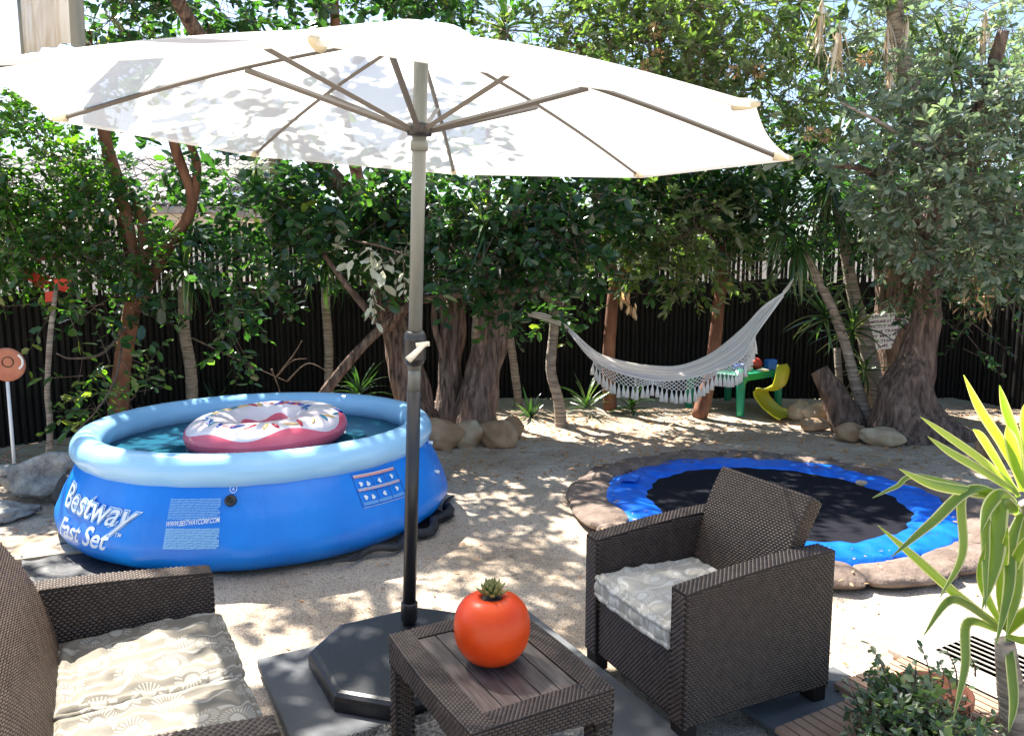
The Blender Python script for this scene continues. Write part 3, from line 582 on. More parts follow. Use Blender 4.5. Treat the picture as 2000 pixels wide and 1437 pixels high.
trunk(t, [(-1.9, 10.5, -.05), (-1.95, 10.3, 2.3), (-2.0, 9.2, 3.6), (-2.1, 7.9, 5)], [.09, .08, .07, .04], 'bark', 12, 20)
trunk(t, [(-1.97, 10.2, 2.4), (-1.2, 9.2, 3.3), (-.9, 7.9, 4.4)], [.06, .05, .04], 'bark', name='limb', seg=8)
trunk(t, tpath((660, 100, 7.4), (655, 40, 7.4), (650, -60, 7.4)), [.05, .045, .04], 'bark_red', name='limb', seg=8)
crown(t, [blob(560, 30, 7.4, 110, 50, dn=.6), blob(680, 10, 7.6, 90, 45, dn=.8), blob(800, 15, 7.8, 90, 45, dn=.9), blob(880, 0, 7.8, 60, 40, dn=.5), blob(470, 60, 7.6, 90, 40, dn=.5)], 'A', per=85, seed=10)
# parts of the crowns above the picture: they shade the yard
crown(t, [(-4.6, 6.6, 4.9, .8, .8, .4, .9), (-3.6, 7.1, 5.0, .8, .8, .4, .9), (-2.6, 6.6, 4.9, .8, .7, .4, .9), (-1.6, 6.9, 5.1, .8, .7, .4, .9), (-.6, 7.5, 4.4, .7, .5, .35, .8), (.2, 7.4, 4.4, .5, .3, .3, .5)], 'A', per=60, seed=34, L0=.10, W0=.06)
t = thing('tall_tree', 'tall tree whose crown rises out of the picture above the right fence', 'tree', (2.4, 10.6, 0))
trunk(t, [(2.4, 10.6, -.05), (2.3, 10.4, 2.4), (2.1, 9.4, 4.2), (2.0, 8.2, 5)], [.07, .06, .05, .04], 'bark', 12, 20)
crown(t, [(1.2, 7.6, 4.3, .7, .5, .35, .9), (2.2, 7.5, 4.3, .7, .45, .35, .8), (3.1, 7.5, 4.2, .6, .45, .3, .7)], 'B', per=60, seed=35, L0=.10, W0=.05)

# -- right: massive flared trunk, silver-green crown
t = thing('massive_tree', 'massive flared trunk with silver-green crown at the right', 'tree', at(1790, 860, 7.5))
trunk(t, tpath((1772, 885, 7.45), (1768, 835, 7.5), (1772, 765, 7.55), (1792, 695, 7.6), (1808, 620, 7.6), (1812, 550, 7.6), (1820, 440, 7.6), (1850, 300, 7.4)), [.42, .325, .26, .165, .135, .115, .10, .08], 'bark_smooth', 72, 110, .10)
for a_, l_ in ((205, .62), (250, .5), (300, .5), (340, .6)):
    c = at(1790, 860, 7.5); p1 = c + Vector((.24 * math.cos(R(a_)), .22 * math.sin(R(a_)), .16)); p2 = c + Vector((l_ * math.cos(R(a_)), l_ * .8 * math.sin(R(a_)), .0))
    obj('root', tube([c + Vector((0, 0, .42)), p1, p2, p2 + (p2 - c) * .25 - Vector((0, 0, .08))], [.10, .12, .07, .03], 12, 16, .12), M['bark_smooth'], t, smooth=True)
trunk(t, tpath((1815, 480, 7.6), (1760, 380, 7.3), (1680, 330, 6.9), (1600, 325, 6.7)), [.08, .05, .03, .012], 'bark_smooth', name='limb', seg=8)
trunk(t, tpath((1900, 320, 6.9), (1800, 290, 6.7), (1720, 240, 6.6), (1640, 200, 6.6)), [.03, .022, .016, .008], 'bark_pale', name='limb', seg=6)
trunk(t, tpath((1850, 300, 7.4), (1920, 200, 7.2), (1960, 60, 7.0)), [.09, .07, .05], 'bark_smooth', name='limb', seg=8)
crown(t, [blob(1900, 250, 6.6, 110, 80), blob(1830, 330, 6.6, 110, 75), blob(1950, 370, 6.5, 110, 80), blob(1780, 400, 6.8, 90, 60), blob(1870, 450, 6.7, 110, 70), blob(1960, 480, 6.6, 90, 70), blob(1940, 180, 6.7, 100, 60, dn=.9), blob(2020, 280, 6.6, 90, 120),
          blob(1690, 330, 6.8, 80, 35, dn=.9), blob(1600, 310, 6.7, 70, 30, .25, dn=.9), blob(1760, 470, 6.9, 60, 40, dn=.9), blob(1720, 540, 6.9, 45, 25, .2, dn=.8), blob(1980, 80, 7.2, 80, 70, dn=.5), blob(1860, 130, 7.2, 90, 50, dn=.7),
          blob(1730, 270, 6.9, 80, 50, dn=.9), blob(1660, 230, 7.1, 80, 60, dn=.8), blob(1700, 90, 7.3, 90, 70, dn=.6), blob(1620, 110, 7.3, 70, 60, dn=.6), blob(1800, 40, 7.4, 90, 50, dn=.9), blob(1900, 40, 7.6, 90, 60, dn=.8), blob(1700, 30, 7.6, 90, 60, dn=.8), blob(1990, 180, 6.9, 70, 60), blob(1760, 180, 7.3, 60, 50, dn=.8)], 'C', per=120, k=10, tl=.2, seed=11)
crown(t, [blob(1850, 540, 7.0, 110, 45, dn=.9), blob(1950, 570, 6.9, 80, 50, dn=.9), blob(1780, 580, 7.2, 50, 25, dn=.6), blob(1900, 660, 7.2, 25, 50, .15, dn=.4), blob(1600, 400, 7.9, 110, 60), blob(1700, 440, 7.8, 90, 60), blob(1900, 400, 7.9, 150, 120)], 'A', per=80, seed=111, L0=.07, W0=.038)
# dry leaf bunches hanging
for i, (px, py, Y, s) in enumerate(((1890, 570, 6.8, 30), (1935, 540, 6.8, 25), (1915, 600, 6.9, 18), (1790, 500, 7.2, 22), (1650, 770, 8, 10))):
    q = np.random.RandomState(i + 5); c = np.array(at(px, py, Y)); n = 22; p = c + q.normal(size=(n, 3)) * s * Y / FPX * .6; d = np.tile([0, 0, -1.], (n, 1)) + q.normal(size=(n, 3)) * .4
    obj('dry_leaves', leafmesh(p, d, q.normal(size=(n, 3)), q.uniform(.07, .11, n), q.uniform(.02, .035, n), LEAFO), M['dry'], t, attr=np.repeat(q.rand(n), 2), kind='stuff')
for i, (px, py) in enumerate(((1222, 575), (1340, 555), (1232, 600))):
    q = np.random.RandomState(i + 50); c = np.array(at(px, py, 8.2)); n = 7; p = c + q.normal(size=(n, 3)) * .03; d = np.tile([0, 0, -1.], (n, 1)) + q.normal(size=(n, 3)) * .3
    tag(obj('dry_leaves', leafmesh(p, d, q.normal(size=(n, 3)), q.uniform(.10, .16, n), q.uniform(.03, .05, n), LEAF6), M['dry'], None, attr=np.repeat(q.rand(n), 2)), ('brown dry leaf cluster hanging just right of the red-brown stem', 'brown dry leaf cluster hanging alone above the hammock sag', 'lower brown dry leaf cluster beside the red-brown stem')[i], 'dry leaves')
# dark trunk behind the sign
t = thing('dark_trunk', 'wide dark trunk in the shade above the painted sign', 'tree', at(1748, 800, 8.9))
trunk(t, tpath((1748, 810, 8.9), (1746, 650, 8.9), (1748, 500, 8.9), (1750, 400, 8.9)), [.26, .22, .21, .18], 'bark', 14, 20)
crown(t, [blob(1600, 430, 8.8, 90, 50, dn=.6), blob(1740, 400, 8.8, 130, 60), blob(1900, 480, 8.6, 120, 60), blob(1990, 450, 8, 120, 120)], 'A', per=70, seed=121)
# cut stump leaning left
t = thing('tree_stump', 'cut leaning stump with a sawn top between the pale stones and right trunks', 'stump', at(1650, 835, 7.9))
trunk(t, tpath((1660, 850, 7.85), (1645, 800, 7.9), (1620, 755, 7.95), (1600, 722, 8.0)), [.20, .16, .12, .09], 'bark_smooth', 40, 40, .08)
# leaning yucca stems
def yucca_tree(label, path, rad, crowns, m='bark_pale', seg=12):
    g0 = Vector((path[0][0], path[0][1], -.04))
    if path[0][2] > .03: path = [g0] + list(path)
    t = thing('yucca', label, 'yucca', (g0.x, g0.y, 0)); trunk(t, path, rad, m, seg, 44, .06, ring=.07)
    for c in crowns: rosette(t, at(*c[0]), *c[1:3], **c[3])
    return t
yt = yucca_tree('leaning yucca stem whose drooping skirt hangs above the hammock right end', tpath((1693, 820, 7.9), (1672, 750, 7.9), (1650, 670, 7.9), (1620, 590, 7.9), (1570, 495, 7.9)), [.085, .07, .05, .045, .045],
    [((1560, 470, 7.8), 60, .62, dict(e0=30, e1=-75, seed=1, wid=.62)), ((1530, 430, 7.8), 55, .6, dict(e0=75, e1=-60, seed=2, wid=.62))])
yucca_tree('second leaning yucca stem, just right of the first, bent above the sign', tpath((1715, 850, 8.2), (1705, 740, 8.2), (1688, 650, 8.2), (1668, 580, 8.2), (1650, 480, 8.2), (1640, 400, 8.2)), [.11, .09, .075, .065, .055, .05],
    [((1620, 350, 7.9), 80, .75, dict(e0=40, e1=-80, seed=3, wid=.5)), ((1630, 300, 7.8), 40, .6, dict(e0=80, e1=0, seed=4, wid=.7))])
yucca_tree('low green yucca clump sprouting between the two leaning stems', tpath((1640, 760, 8.2), (1635, 680, 8.2)), [.04, .035],
    [((1612, 615, 8.0), 38, .52, dict(e0=85, e1=-40, seed=5, wid=.95)), ((1665, 640, 8.1), 34, .55, dict(e0=85, e1=-40, seed=6, wid=.9)), ((1600, 560, 8.3), 24, .5, dict(e0=85, e1=-10, seed=7, wid=.7)), ((1690, 720, 8.1), 26, .45, dict(e0=70, e1=-50, seed=8, wid=.8))])
yucca_tree('slim yucca with broad drooping leaves behind the left of the pool', tpath((376, 815, 8.0), (372, 720, 8.0), (360, 640, 8.0), (358, 560, 8.0)), [.062, .06, .055, .05],
    [((362, 520, 7.2), 46, .5, dict(e0=80, e1=-75, seed=9, wid=1.25))])
yucca_tree('slim yucca trunk just left of the diagonal log with thin leaves', tpath((642, 750, 8.9), (642, 680, 8.9), (637, 600, 8.9), (635, 540, 8.9)), [.055, .05, .05, .05],
    [((636, 500, 7.9), 52, .58, dict(e0=80, e1=-70, seed=10, wid=.6))])
yt = yucca_tree('tall yucca trunk with dead white skirt at the top right', tpath((1795, 840, 8.7), (1806, 560, 8.5), (1825, 330, 7.9), (1795, 210, 7.4), (1765, 130, 7.3), (1745, 0, 7.2), (1740, -120, 7.2)), [.10, .09, .085, .08, .075, .07, .06],
    [((1860, 130, 7.4), 40, .62, dict(e0=80, e1=-40, seed=11, wid=.8)), ((1560, 0, 7.8), 30, .6, dict(e0=40, e1=-60, seed=12, wid=.8))])
for i, (px, py, n_, L_) in enumerate(((1735, 40, 16, .55), (1738, 130, 12, .5), (1605, 0, 20, .6), (1640, 40, 14, .6), (1925, 20, 14, .5), (1772, 30, 8, .4))):
    rosette(yt, at(px, py, 7.1), n_, L_, -70, -88, seed=40 + i, meshes=DRY, wid=.8, name='dead_leaf')
yucca_tree('yucca head with bright green blades peeking over the parasol top', tpath((930, 700, 9.2), (945, 400, 9.2), (975, 120, 8.8), (985, 60, 8.6)), [.07, .06, .055, .05],
    [((985, 50, 8.4), 38, .62, dict(e0=85, e1=-20, seed=13, wid=1.1))])
yucca_tree('dark narrow-leaved yucca among the foliage above the middle trunk', tpath((1010, 760, 9.1), (985, 600, 9.1), (950, 470, 9.0)), [.05, .045, .04],
    [((945, 440, 7.2), 40, .55, dict(e0=70, e1=-60, seed=14, wid=.55)), ((500, 320, 8.0), 40, .5, dict(e0=60, e1=-80, seed=15, wid=.45))])
# ground-level strappy plants along the fence
for i, (px, py, Y, n_, L_, lab) in enumerate(((700, 770, 8.2, 34, .50, 'green strap-leaved clump tucked beneath the diagonal log'), (1035, 815, 8.4, 26, .38, 'dark arching clump to the right of the three thick trunks'),
        (1145, 790, 8.6, 36, .46, 'green arching spider-like clump right of the slim ringed trunk'), (1235, 795, 8.8, 26, .42, 'dark strappy clump under the middle of the hammock'), (420, 800, 8.4, 12, .4, 'few broad dark blades behind the pool rim by the slim yucca'))):
    t = thing('strappy_plant', lab, 'plant', at(px, py + 20, Y)); c = at(px, py, Y); c.z = max(.02, c.z)
    rosette(t, c, n_, L_, 80, 5, seed=60 + i, meshes=STR[:4] if i != 2 else STR, wid=1.1 if i in (1, 3, 4) else .8)
t = thing('silver_branch', 'branch of large pale felted leaves hanging left of the parasol pole', 'branch', at(735, 500, 6.9))
obj('stem', tube(tpath((690, 470, 7.2), (740, 480, 6.9), (800, 500, 6.8)), [.012, .005], 6, 12), M['twig'], t, smooth=True)
LW = [leafsolo('leaf', 'leafW', .125, .07, LEAF6, r) for r in (.2, .6, 1)]
solo_leaves(t, [blob(790, 505, 6.9, 30, 35, .12), blob(730, 490, 6.9, 45, 25, .12), blob(735, 560, 6.9, 28, 22, .1), blob(655, 500, 7.1, 30, 22, .1), blob(690, 480, 7.0, 30, 25, .1)], LW, 42, 5, .16, 9, droop=1.4, limit=80)

# a long wall of foliage far behind, beyond the fence
t = thing('background_tree', 'sunlit yellow-green tree far behind the fence at centre', 'tree', (.5, 14, 0))
trunk(t, [(.5, 16, 0), (.5, 16, 3), (.4, 16, 5)], [.2, .15, .1], 'bark', 10, 8)
crown(t, [(-1.5, 15.5, 3.2, 1.4, 1, 1.0, .7), (.8, 16, 3.6, 1.5, 1, 1.2, .8), (3, 15.5, 3.2, 1.4, 1, 1.0, .7), (.5, 16, 5, 2, 1, 1.2, .7)], 'D', per=14, k=10, tl=.5, L0=.2, W0=.12, seed=20)
t = thing('background_tree', 'hazy tree far behind the fence at the top right', 'tree', (8, 14, 0))
trunk(t, [(8.5, 16, 0), (8.5, 16, 3), (8.4, 16, 6)], [.2, .15, .1], 'bark', 10, 8)
crown(t, [(6.5, 15.5, 4.4, 1.6, 1, 1.2, .8), (9, 16, 5.2, 1.8, 1, 1.3, .8), (8, 15, 2.8, 2, 1, 1.0, .9), (5, 15.5, 2.6, 1.5, 1, .8, .7)], 'A', per=14, k=10, tl=.5, L0=.2, W0=.12, seed=21)
t = thing('background_tree', 'tree behind the fence seen through gaps beside the tiled roof', 'tree', (-4, 13, 0))
trunk(t, [(-4, 13.5, 0), (-4, 13.4, 3), (-4.2, 13.5, 5)], [.16, .12, .08], 'bark', 10, 8)
crown(t, [(-4, 13.5, 4.6, 1.3, 1, .9, .6), (-5.5, 13.2, 5.2, 1.3, 1, .8, .5), (-3.2, 13, 2.4, 1.0, .6, .5, .8)], 'D', per=16, k=10, tl=.5, L0=.18, W0=.11, seed=22)

# ================================================================== POOL
PC = (-1.707, 5.157)
PZ = [0, .04, .1, .16, .3, .42, .5, .545]; PR = [1.15, 1.215, 1.25, 1.25, 1.2, 1.14, 1.09, 1.075]
def pr(z): return float(np.interp(z, PZ, PR))
pool = thing('paddling_pool', 'round blue inflatable pool with pale blue ring, full of water', 'pool', (PC[0], PC[1], 0))
def wob(a, z, i): return .006 * math.sin(a * 9 + 1) * math.sin(z * 12) + .003 * math.sin(a * 23 + z * 9) * (z < .2)
prof = [(pr(z), z) for z in np.linspace(.0, .50, 22)]
obj('outer_wall', lathe(prof, 144, (PC[0], PC[1], .012), wob=wob), M['pool_blue'], pool, smooth=True)
obj('inner_wall', lathe([(.02, .05), (.9, .05), (1.05, .08), (1.09, .2), (1.06, .35), (1.02, .45), (.985, .52)], 96, (PC[0], PC[1], 0)), M['pool_in'], pool, smooth=True)
rp = [(1.058 + .093 * math.cos(a), .552 + .096 * math.sin(a)) for a in np.linspace(0, 2 * math.pi, 28, endpoint=False)]
obj('inflatable_ring', lathe(rp, 160, (PC[0], PC[1], 0), closed=True, wob=lambda a, z, i: .0025 * math.sin(a * 26) * (i % 28 > 14)), M['pool_ring'], pool, smooth=True)
obj('water', lathe([(1.0, .485), (.7, .485), (.3, .485), (.001, .485)], 96, (PC[0], PC[1], 0)), M['water'], pool, smooth=True)
def wallpt(th, z, off=.004):
    r = pr(z) + off + abs(.006 * math.sin(math.radians(th) * 9 + 1) * math.sin(z * 12)); a = math.radians(th); return Vector((PC[0] + r * math.cos(a), PC[1] + r * math.sin(a), z + .012))
def wrap(o, quad, off=.004, flat=True):
    """lay a flat mesh (x,y in its own box) on the pool wall between four (theta,z) corners: bl, br, tr, tl"""
    me = o.data; co = np.array([v.co for v in me.vertices]); mn, mx = co.min(0), co.max(0)
    for v in me.vertices:
        u = (v.co.x - mn[0]) / (mx[0] - mn[0]); w_ = (v.co.y - mn[1]) / (mx[1] - mn[1])
        b = [quad[0][i] * (1 - u) + quad[1][i] * u for i in (0, 1)]; t_ = [quad[3][i] * (1 - u) + quad[2][i] * u for i in (0, 1)]
        v.co = wallpt(b[0] * (1 - w_) + t_[0] * w_, b[1] * (1 - w_) + t_[1] * w_, off)
def textmesh(name, s, mat_, size=1, offset=0, shear=0, sp=1.0, line=1.0, align='LEFT'):
    c = bpy.data.curves.new('t', 'FONT'); c.body = s; c.size = size; c.offset = offset; c.shear = shear; c.space_character = sp; c.space_line = line; c.align_x = align; c.resolution_u = 4
    o = bpy.data.objects.new('t', c); COL.objects.link(o); dg = bpy.context.evaluated_depsgraph_get()
    me = bpy.data.meshes.new_from_object(o.evaluated_get(dg)); bpy.data.objects.remove(o)
    # cut long faces so that the letters can bend
    bm = bmesh.new(); bm.from_mesh(me); bmesh.ops.triangulate(bm, faces=list(bm.faces)); bmesh.ops.subdivide_edges(bm, edges=[e for e in bm.edges if e.calc_length() > .25 * size], cuts=2); bm.to_mesh(me); bm.free()
    me.name = name; me.materials.clear(); me.materials.append(mat_); return bpy.data.objects.new(name, me)
def bounds(o): co = np.array([v.co for v in o.data.vertices]); return co.min(0), co.max(0)
def wraptext(name, s, m, quad, off, offset=0, shear=0, sp=1.0, line=1, ref=None, align='LEFT'):
    o = textmesh(name, s, m, 1, offset, shear, sp, line, align); mn, mx = bounds(o)
    if ref is None: ref = (mn, mx)
    rmn, rmx = ref
    for v in o.data.vertices:
        u = (v.co.x - rmn[0]) / (rmx[0] - rmn[0]); w_ = (v.co.y - rmn[1]) / (rmx[1] - rmn[1])
        b = [quad[0][i] * (1 - u) + quad[1][i] * u for i in (0, 1)]; t_ = [quad[3][i] * (1 - u) + quad[2][i] * u for i in (0, 1)]
        v.co = wallpt(b[0] * (1 - w_) + t_[0] * w_, b[1] * (1 - w_) + t_[1] * w_, off)
    link(o, pool); return ref
q1 = [(223.5, .235), (252, .205), (256.5, .375), (220, .40)]
ref = wraptext('lettering', 'Bestway', M['print'], q1, .0085, .004, .22, 1.0)
wraptext('lettering_outline', 'Bestway', M['print_mid'], q1, .0063, .027, .22, 1.0, ref=ref)
wraptext('lettering_outline', 'Bestway', M['print'], q1, .0043, .048, .22, 1.0, ref=ref)
wraptext('lettering', 'Fast Set', M['print'], [(224, .12), (246.5, .125), (248.5, .235), (225, .225)], .0045, .018, 0, .98)
wraptext('lettering', 'TM', M['print'], [(249, .205), (251, .205), (251.3, .225), (249.3, .225)], .0045, .01)
q2 = [(263.3, .275), (276.9, .298), (277, .322), (263.6, .304)]
wraptext('lettering', 'WWW.BESTWAYCORP.COM', M['print'], q2, .0045, .012, 0, .95)
bars = MB()
def band(mb, t0, t1, z0, z1, dz, off=.0045, n=6):
    V = [wallpt(t0 + (t1 - t0) * i / n, z + dz * i / n, off) for z in (z0, z1) for i in range(n + 1)]
    mb.add((V, [(i, i + 1, n + 2 + i, n + 1 + i) for i in range(n)]))
for i in range(13):
    z = .412 - i * .0078; q = 0
    t_ = 263.6
    while t_ < 276.4:
        l = .5 + rs.rand() * 1.6; band(bars, t_, min(277, t_ + l), z - .0036, z, 0.008 * l / 13.4 + 0, n=2); t_ += l + .12
    if i == 9: pass
obj('small_print', bars.vf, M['print_pale'], pool, kind='stuff')
bars = MB()
for i in range(13):
    z = .268 - i * .0078; t_ = 263.5
    while t_ < 276.4:
        l = .8 + rs.rand() * 2.5; band(bars, t_, min(277, t_ + l), z - .0055, z, .008 * l / 13.4, n=2); t_ += l + .1
obj('small_print', bars.vf, M['print_pale'], pool, kind='stuff')
# circled A, drain cap
o = textmesh('lettering', 'A', M['print'], .02, .0005); mn, mx = bounds(o)
for v in o.data.vertices: v.co = wallpt(280 + (v.co.x - (mn[0] + mx[0]) / 2) * 46, .455 + (v.co.y - (mn[1] + mx[1]) / 2), .004)
link(o, pool)
V, F = grid(lambda u, v: tuple(wallpt(280 + (.0165 + .003 * v) * math.cos(u * 2 * math.pi) * 50, .455 + (.0165 + .003 * v) * math.sin(u * 2 * math.pi), .004)), 24, 2, True); obj('ring_mark', (V, F), M['print'], pool)
c = wallpt(279.4, .40, 0); nrm = Vector((math.cos(R(279.4)), math.sin(R(279.4)), .35)).normalized(); Mq = Matrix.Translation(c) @ nrm.to_track_quat('Z', 'Y').to_matrix().to_4x4()
V, F = lathe([(.0, .002), (.012, .002), (.013, .012), (.024, .016), (.030, .012), (.032, 0), (.032, -.01)], 28)
cap_ = obj('drain_cap', ([tuple(Mq @ Vector(v)) for v in V], F), M['pole_dark'], pool, smooth=True)
# pictogram panel
pt0, pt1 = 313.3, 330.5
def pp(u, v, off=.0045): return wallpt(pt0 + 1.0 * (1 - v) + (pt1 - pt0 - .6) * u, .275 + (.455 - .275) * v + (-.008) * u, off)
def pband(m, u0, u1, v0, v1, off=.0045, n=6, nm='sign_print'):
    V = [pp(u0 + (u1 - u0) * i / n, v, off) for v in (v0, v1) for i in range(n + 1)]; return (V, [(i, i + 1, n + 2 + i, n + 1 + i) for i in range(n)])
dk = MB(); pk = MB(); wh = MB(); pl = MB()
for u0, u1, v0, v1 in ((0, 1, 0, .012), (0, 1, .988, 1), (0, .012, 0, 1), (.988, 1, 0, 1), (.37, .38, .03, .9), (.66, .67, .03, .9), (0, 1, .46, .468)): dk.add(pband(None, u0, u1, v0, v1, .0055))
for v0 in (.87, .47): pk.add(pband(None, .03, .97, v0, v0 + .07, .005)); wh.add(pband(None, .03, .97, v0 + .07, v0 + .085, .005))
for (cu, cv) in ((.12, .68), (.26, .66), (.12, .27), (.26, .25), (.52, .68), (.52, .27), (.82, .70), (.82, .30)):
    V = [pp(cu + .035 * math.cos(a) * (1 + .4 * math.sin(3 * a + cu * 9)), cv + .075 * math.sin(a), .005) for a in np.linspace(0, 2 * math.pi, 12, endpoint=False)]; wh.add((V, [tuple(range(12))]))
for r_ in (0, 1):
    for c_ in range(3):
        for k in range(3): pl.add(pband(None, .04 + c_ * .31, .33 + c_ * .31, .05 + r_ * .43 + k * .03, .065 + r_ * .43 + k * .03, .005, 3))
wh.add(pband(None, .02, .98, -.03, -.02, .0045))
obj('pictogram_lines', dk.vf, M['print_dark'], pool); obj('pictogram_bars', pk.vf, M['print_red'], pool); obj('pictograms', wh.vf, M['print'], pool); obj('pictogram_text', pl.vf, M['print_pale'], pool, kind='stuff')
for a_, z_ in ((2, .45), (352, .30)):
    c = wallpt(a_, z_, 0); d = Vector((math.cos(R(a_)), math.sin(R(a_)), -.1)); obj('valve', tube([c, c + d * .035], [.012, .012], 10), M['print'], pool, smooth=True)
# dark ground cloths
def cloth(c, w_, d_, rot, label, z=.008, amp=.012, m='cloth_black', n=40):
    q = rs.rand() * 10
    def f(u, v):
        x, y = (u - .5) * w_, (v - .5) * d_; e = 1 + .02 * math.sin(u * 17 + q) + .02 * math.sin(v * 13 + q); x *= e; y *= e
        X, Y = c[0] + x * math.cos(rot) - y * math.sin(rot), c[1] + x * math.sin(rot) + y * math.cos(rot)
        return X, Y, z + amp * max(0, math.sin(u * 14 + v * 9 + q) * math.sin(v * 17 - u * 5)) * (1.2 if min(u, v, 1 - u, 1 - v) < .06 else .6)
    V, F = grid(f, n, n); k = len(V); V2 = [(x, y, max(.001, zz - .006)) for x, y, zz in V]
    F2 = [tuple(i + k for i in f_[::-1]) for f_ in F]
    return tag(obj('ground_cloth', (V + V2, F + F2), M[m], None, smooth=True), label, 'ground cloth')
cloth((-1.70, 5.15), 1.92, 1.92, R(35), 'black ground cloth spread under the blue inflatable pool', z=.010, amp=.02)
for a_, l_ in ((325, .10), (338, .14), (350, .16)): pass
fold = []
for i in range(40):
    a = R(302 + i * 1.75); fold.append((PC[0] + (1.27 + .03 * math.sin(i * .7)) * math.cos(a), PC[1] + (1.27 + .03 * math.sin(i * .7)) * math.sin(a), .03 + .012 * math.sin(i * .9)))
tag(obj('cloth_fold', tube(fold, [.004, .022, .03, .032, .006], 8, 60, .35), M['cloth_black'], None, smooth=True), 'rumpled black cloth edge bunched along the right foot of the pool', 'cloth')
cl = onz(115, 1110)
cloth((cl.x + .12, cl.y + .08), .62, .75, R(35), 'small black cloth lying between the pool and the sofa arm', z=.014, amp=.02)
c = onz(135, 985); tag(obj('black_sack', rock((c.x + .12, c.y - .1, .10), (.16, .12, .17), .5, 4, 3, .2), M['cloth_black'], None, smooth=True), 'black sack standing between the grey rock and the pool wall', 'sack')

# donut float
DC = np.array([-1.66, 5.12]); dz = .575; Rm, rm = .355, .175
dn = thing('donut_float', 'pink iced donut swim ring with coloured sprinkles floating in pool', 'float', (DC[0], DC[1], .47))
def tor(a, b, rr=1.0):
    r = Rm + rm * rr * math.cos(b); return (DC[0] + r * math.cos(a), DC[1] + r * math.sin(a), dz + rm * .66 * rr * math.sin(b) + .02 * math.cos(a - .6))
V, F = grid(lambda u, v: tor(u * 2 * math.pi, v * 2 * math.pi, 1 + .006 * math.sin(u * 2 * math.pi * 44) * (math.sin(v * 2 * math.pi) < .2)), 176, 33, True); obj('ring_body', (V, F), M['donut_pink'], dn, smooth=True)
def ice(u, v):
    a = u * 2 * math.pi; lo = .52 + .24 * math.sin(a * 6 + 1) + .1 * math.sin(a * 4); hi = math.pi - .35 - .18 * math.sin(a * 5 + .5); return tor(a, lo + (hi - lo) * v, 1.012 - .01 * (v in (0, 1)))
V, F = grid(ice, 150, 22, True); obj('icing', (V, F), M['donut_icing'], dn, smooth=True)
cols = ['blue', 'teal', 'yellow', 'red', 'blue', 'teal', 'yellow', 'red']
for i in range(34):
    a = i * 2.4 + .2; b = .85 + (i * .618 % 1) * 1.3; ph = rs.rand() * 3.14; l = .034 + .014 * rs.rand(); P_ = []
    for s_ in (-1, -.5, 0, .5, 1): P_.append(tor(a + s_ * l * math.cos(ph) / Rm, b + s_ * l * math.sin(ph) / rm, 1.018))
    obj('sprinkle', tube(P_, [.005, .013, .0135, .013, .005], 6, None, 0, flat=.45), M['s_' + cols[i % 8]], dn, smooth=True)

# ================================================================== IN-GROUND TRAMPOLINE AND SANDBAGS
TC = (1.83, 5.22)
tr = thing('trampoline', 'in-ground trampoline with black mat and wrinkled blue pad', 'trampoline', (TC[0], TC[1], 0))
obj('jumping_mat', lathe([(.001, .035), (.3, .036), (.6, .04), (.87, .046), (.93, .044)], 96, (TC[0], TC[1], 0)), M['tramp'], tr, smooth=True)
def padf(u, v):
    a = u * 2 * math.pi; r0 = .865 + .012 * math.sin(a * 13) + .008 * math.sin(a * 31); r1 = 1.17 + .022 * math.sin(a * 7 + 1) + .015 * math.sin(a * 17) + .008 * math.sin(a * 41)
    r = r0 + (r1 - r0) * v; bulge = math.sin(v * math.pi) ** .6 * .022
    z = .052 + bulge + .005 * math.sin(a * 47 + v * 4) * math.sin(v * 3.1) + .008 * noise.noise(Vector((math.cos(a) * r * 7, math.sin(a) * r * 7, 0))) * 2
    if v in (0,): z = .048
    return TC[0] + r * math.cos(a), TC[1] + r * math.sin(a), z - .03 * (v == 1)
V, F = grid(padf, 280, 14, True); obj('safety_pad', (V, F), M['pad'], tr, smooth=True)
a0 = R(158); c = Vector((TC[0] + 1.02 * math.cos(a0), TC[1] + 1.02 * math.sin(a0), .098)); obj('pad_patch', box(c, (.13, .17, .008), a0, .003), M['pad'], tr)
BAGL = ['sandbag at the far right of the trampoline ring, behind the yucca blades', 'second sandbag from the far right, on the rear right of the ring', 'sandbag on the ring nearest the massive flared trunk', 'sandbag at the rear of the ring facing the elongated pale stone',
        'middle sandbag along the rear of the trampoline ring', 'sandbag at the rear of the ring straight below the green play table', 'sandbag on the rear left curve of the ring, towards the hammock', 'long sandbag on the left rear of the ring beside the bare sand',
        'leftmost sandbag of the trampoline ring', 'sandbag on the ring just beyond the front left arm of the armchair', 'sandbag of the ring hidden behind the left armrest of the armchair', 'sandbag of the ring directly behind the armchair backrest',
        'sunlit sandbag appearing just right of the armchair', 'broad sunlit sandbag at the front of the ring, second right of the armchair', 'sunlit sandbag under the hanging yucca blades', 'sandbag at the right end of the ring beside the yucca head']
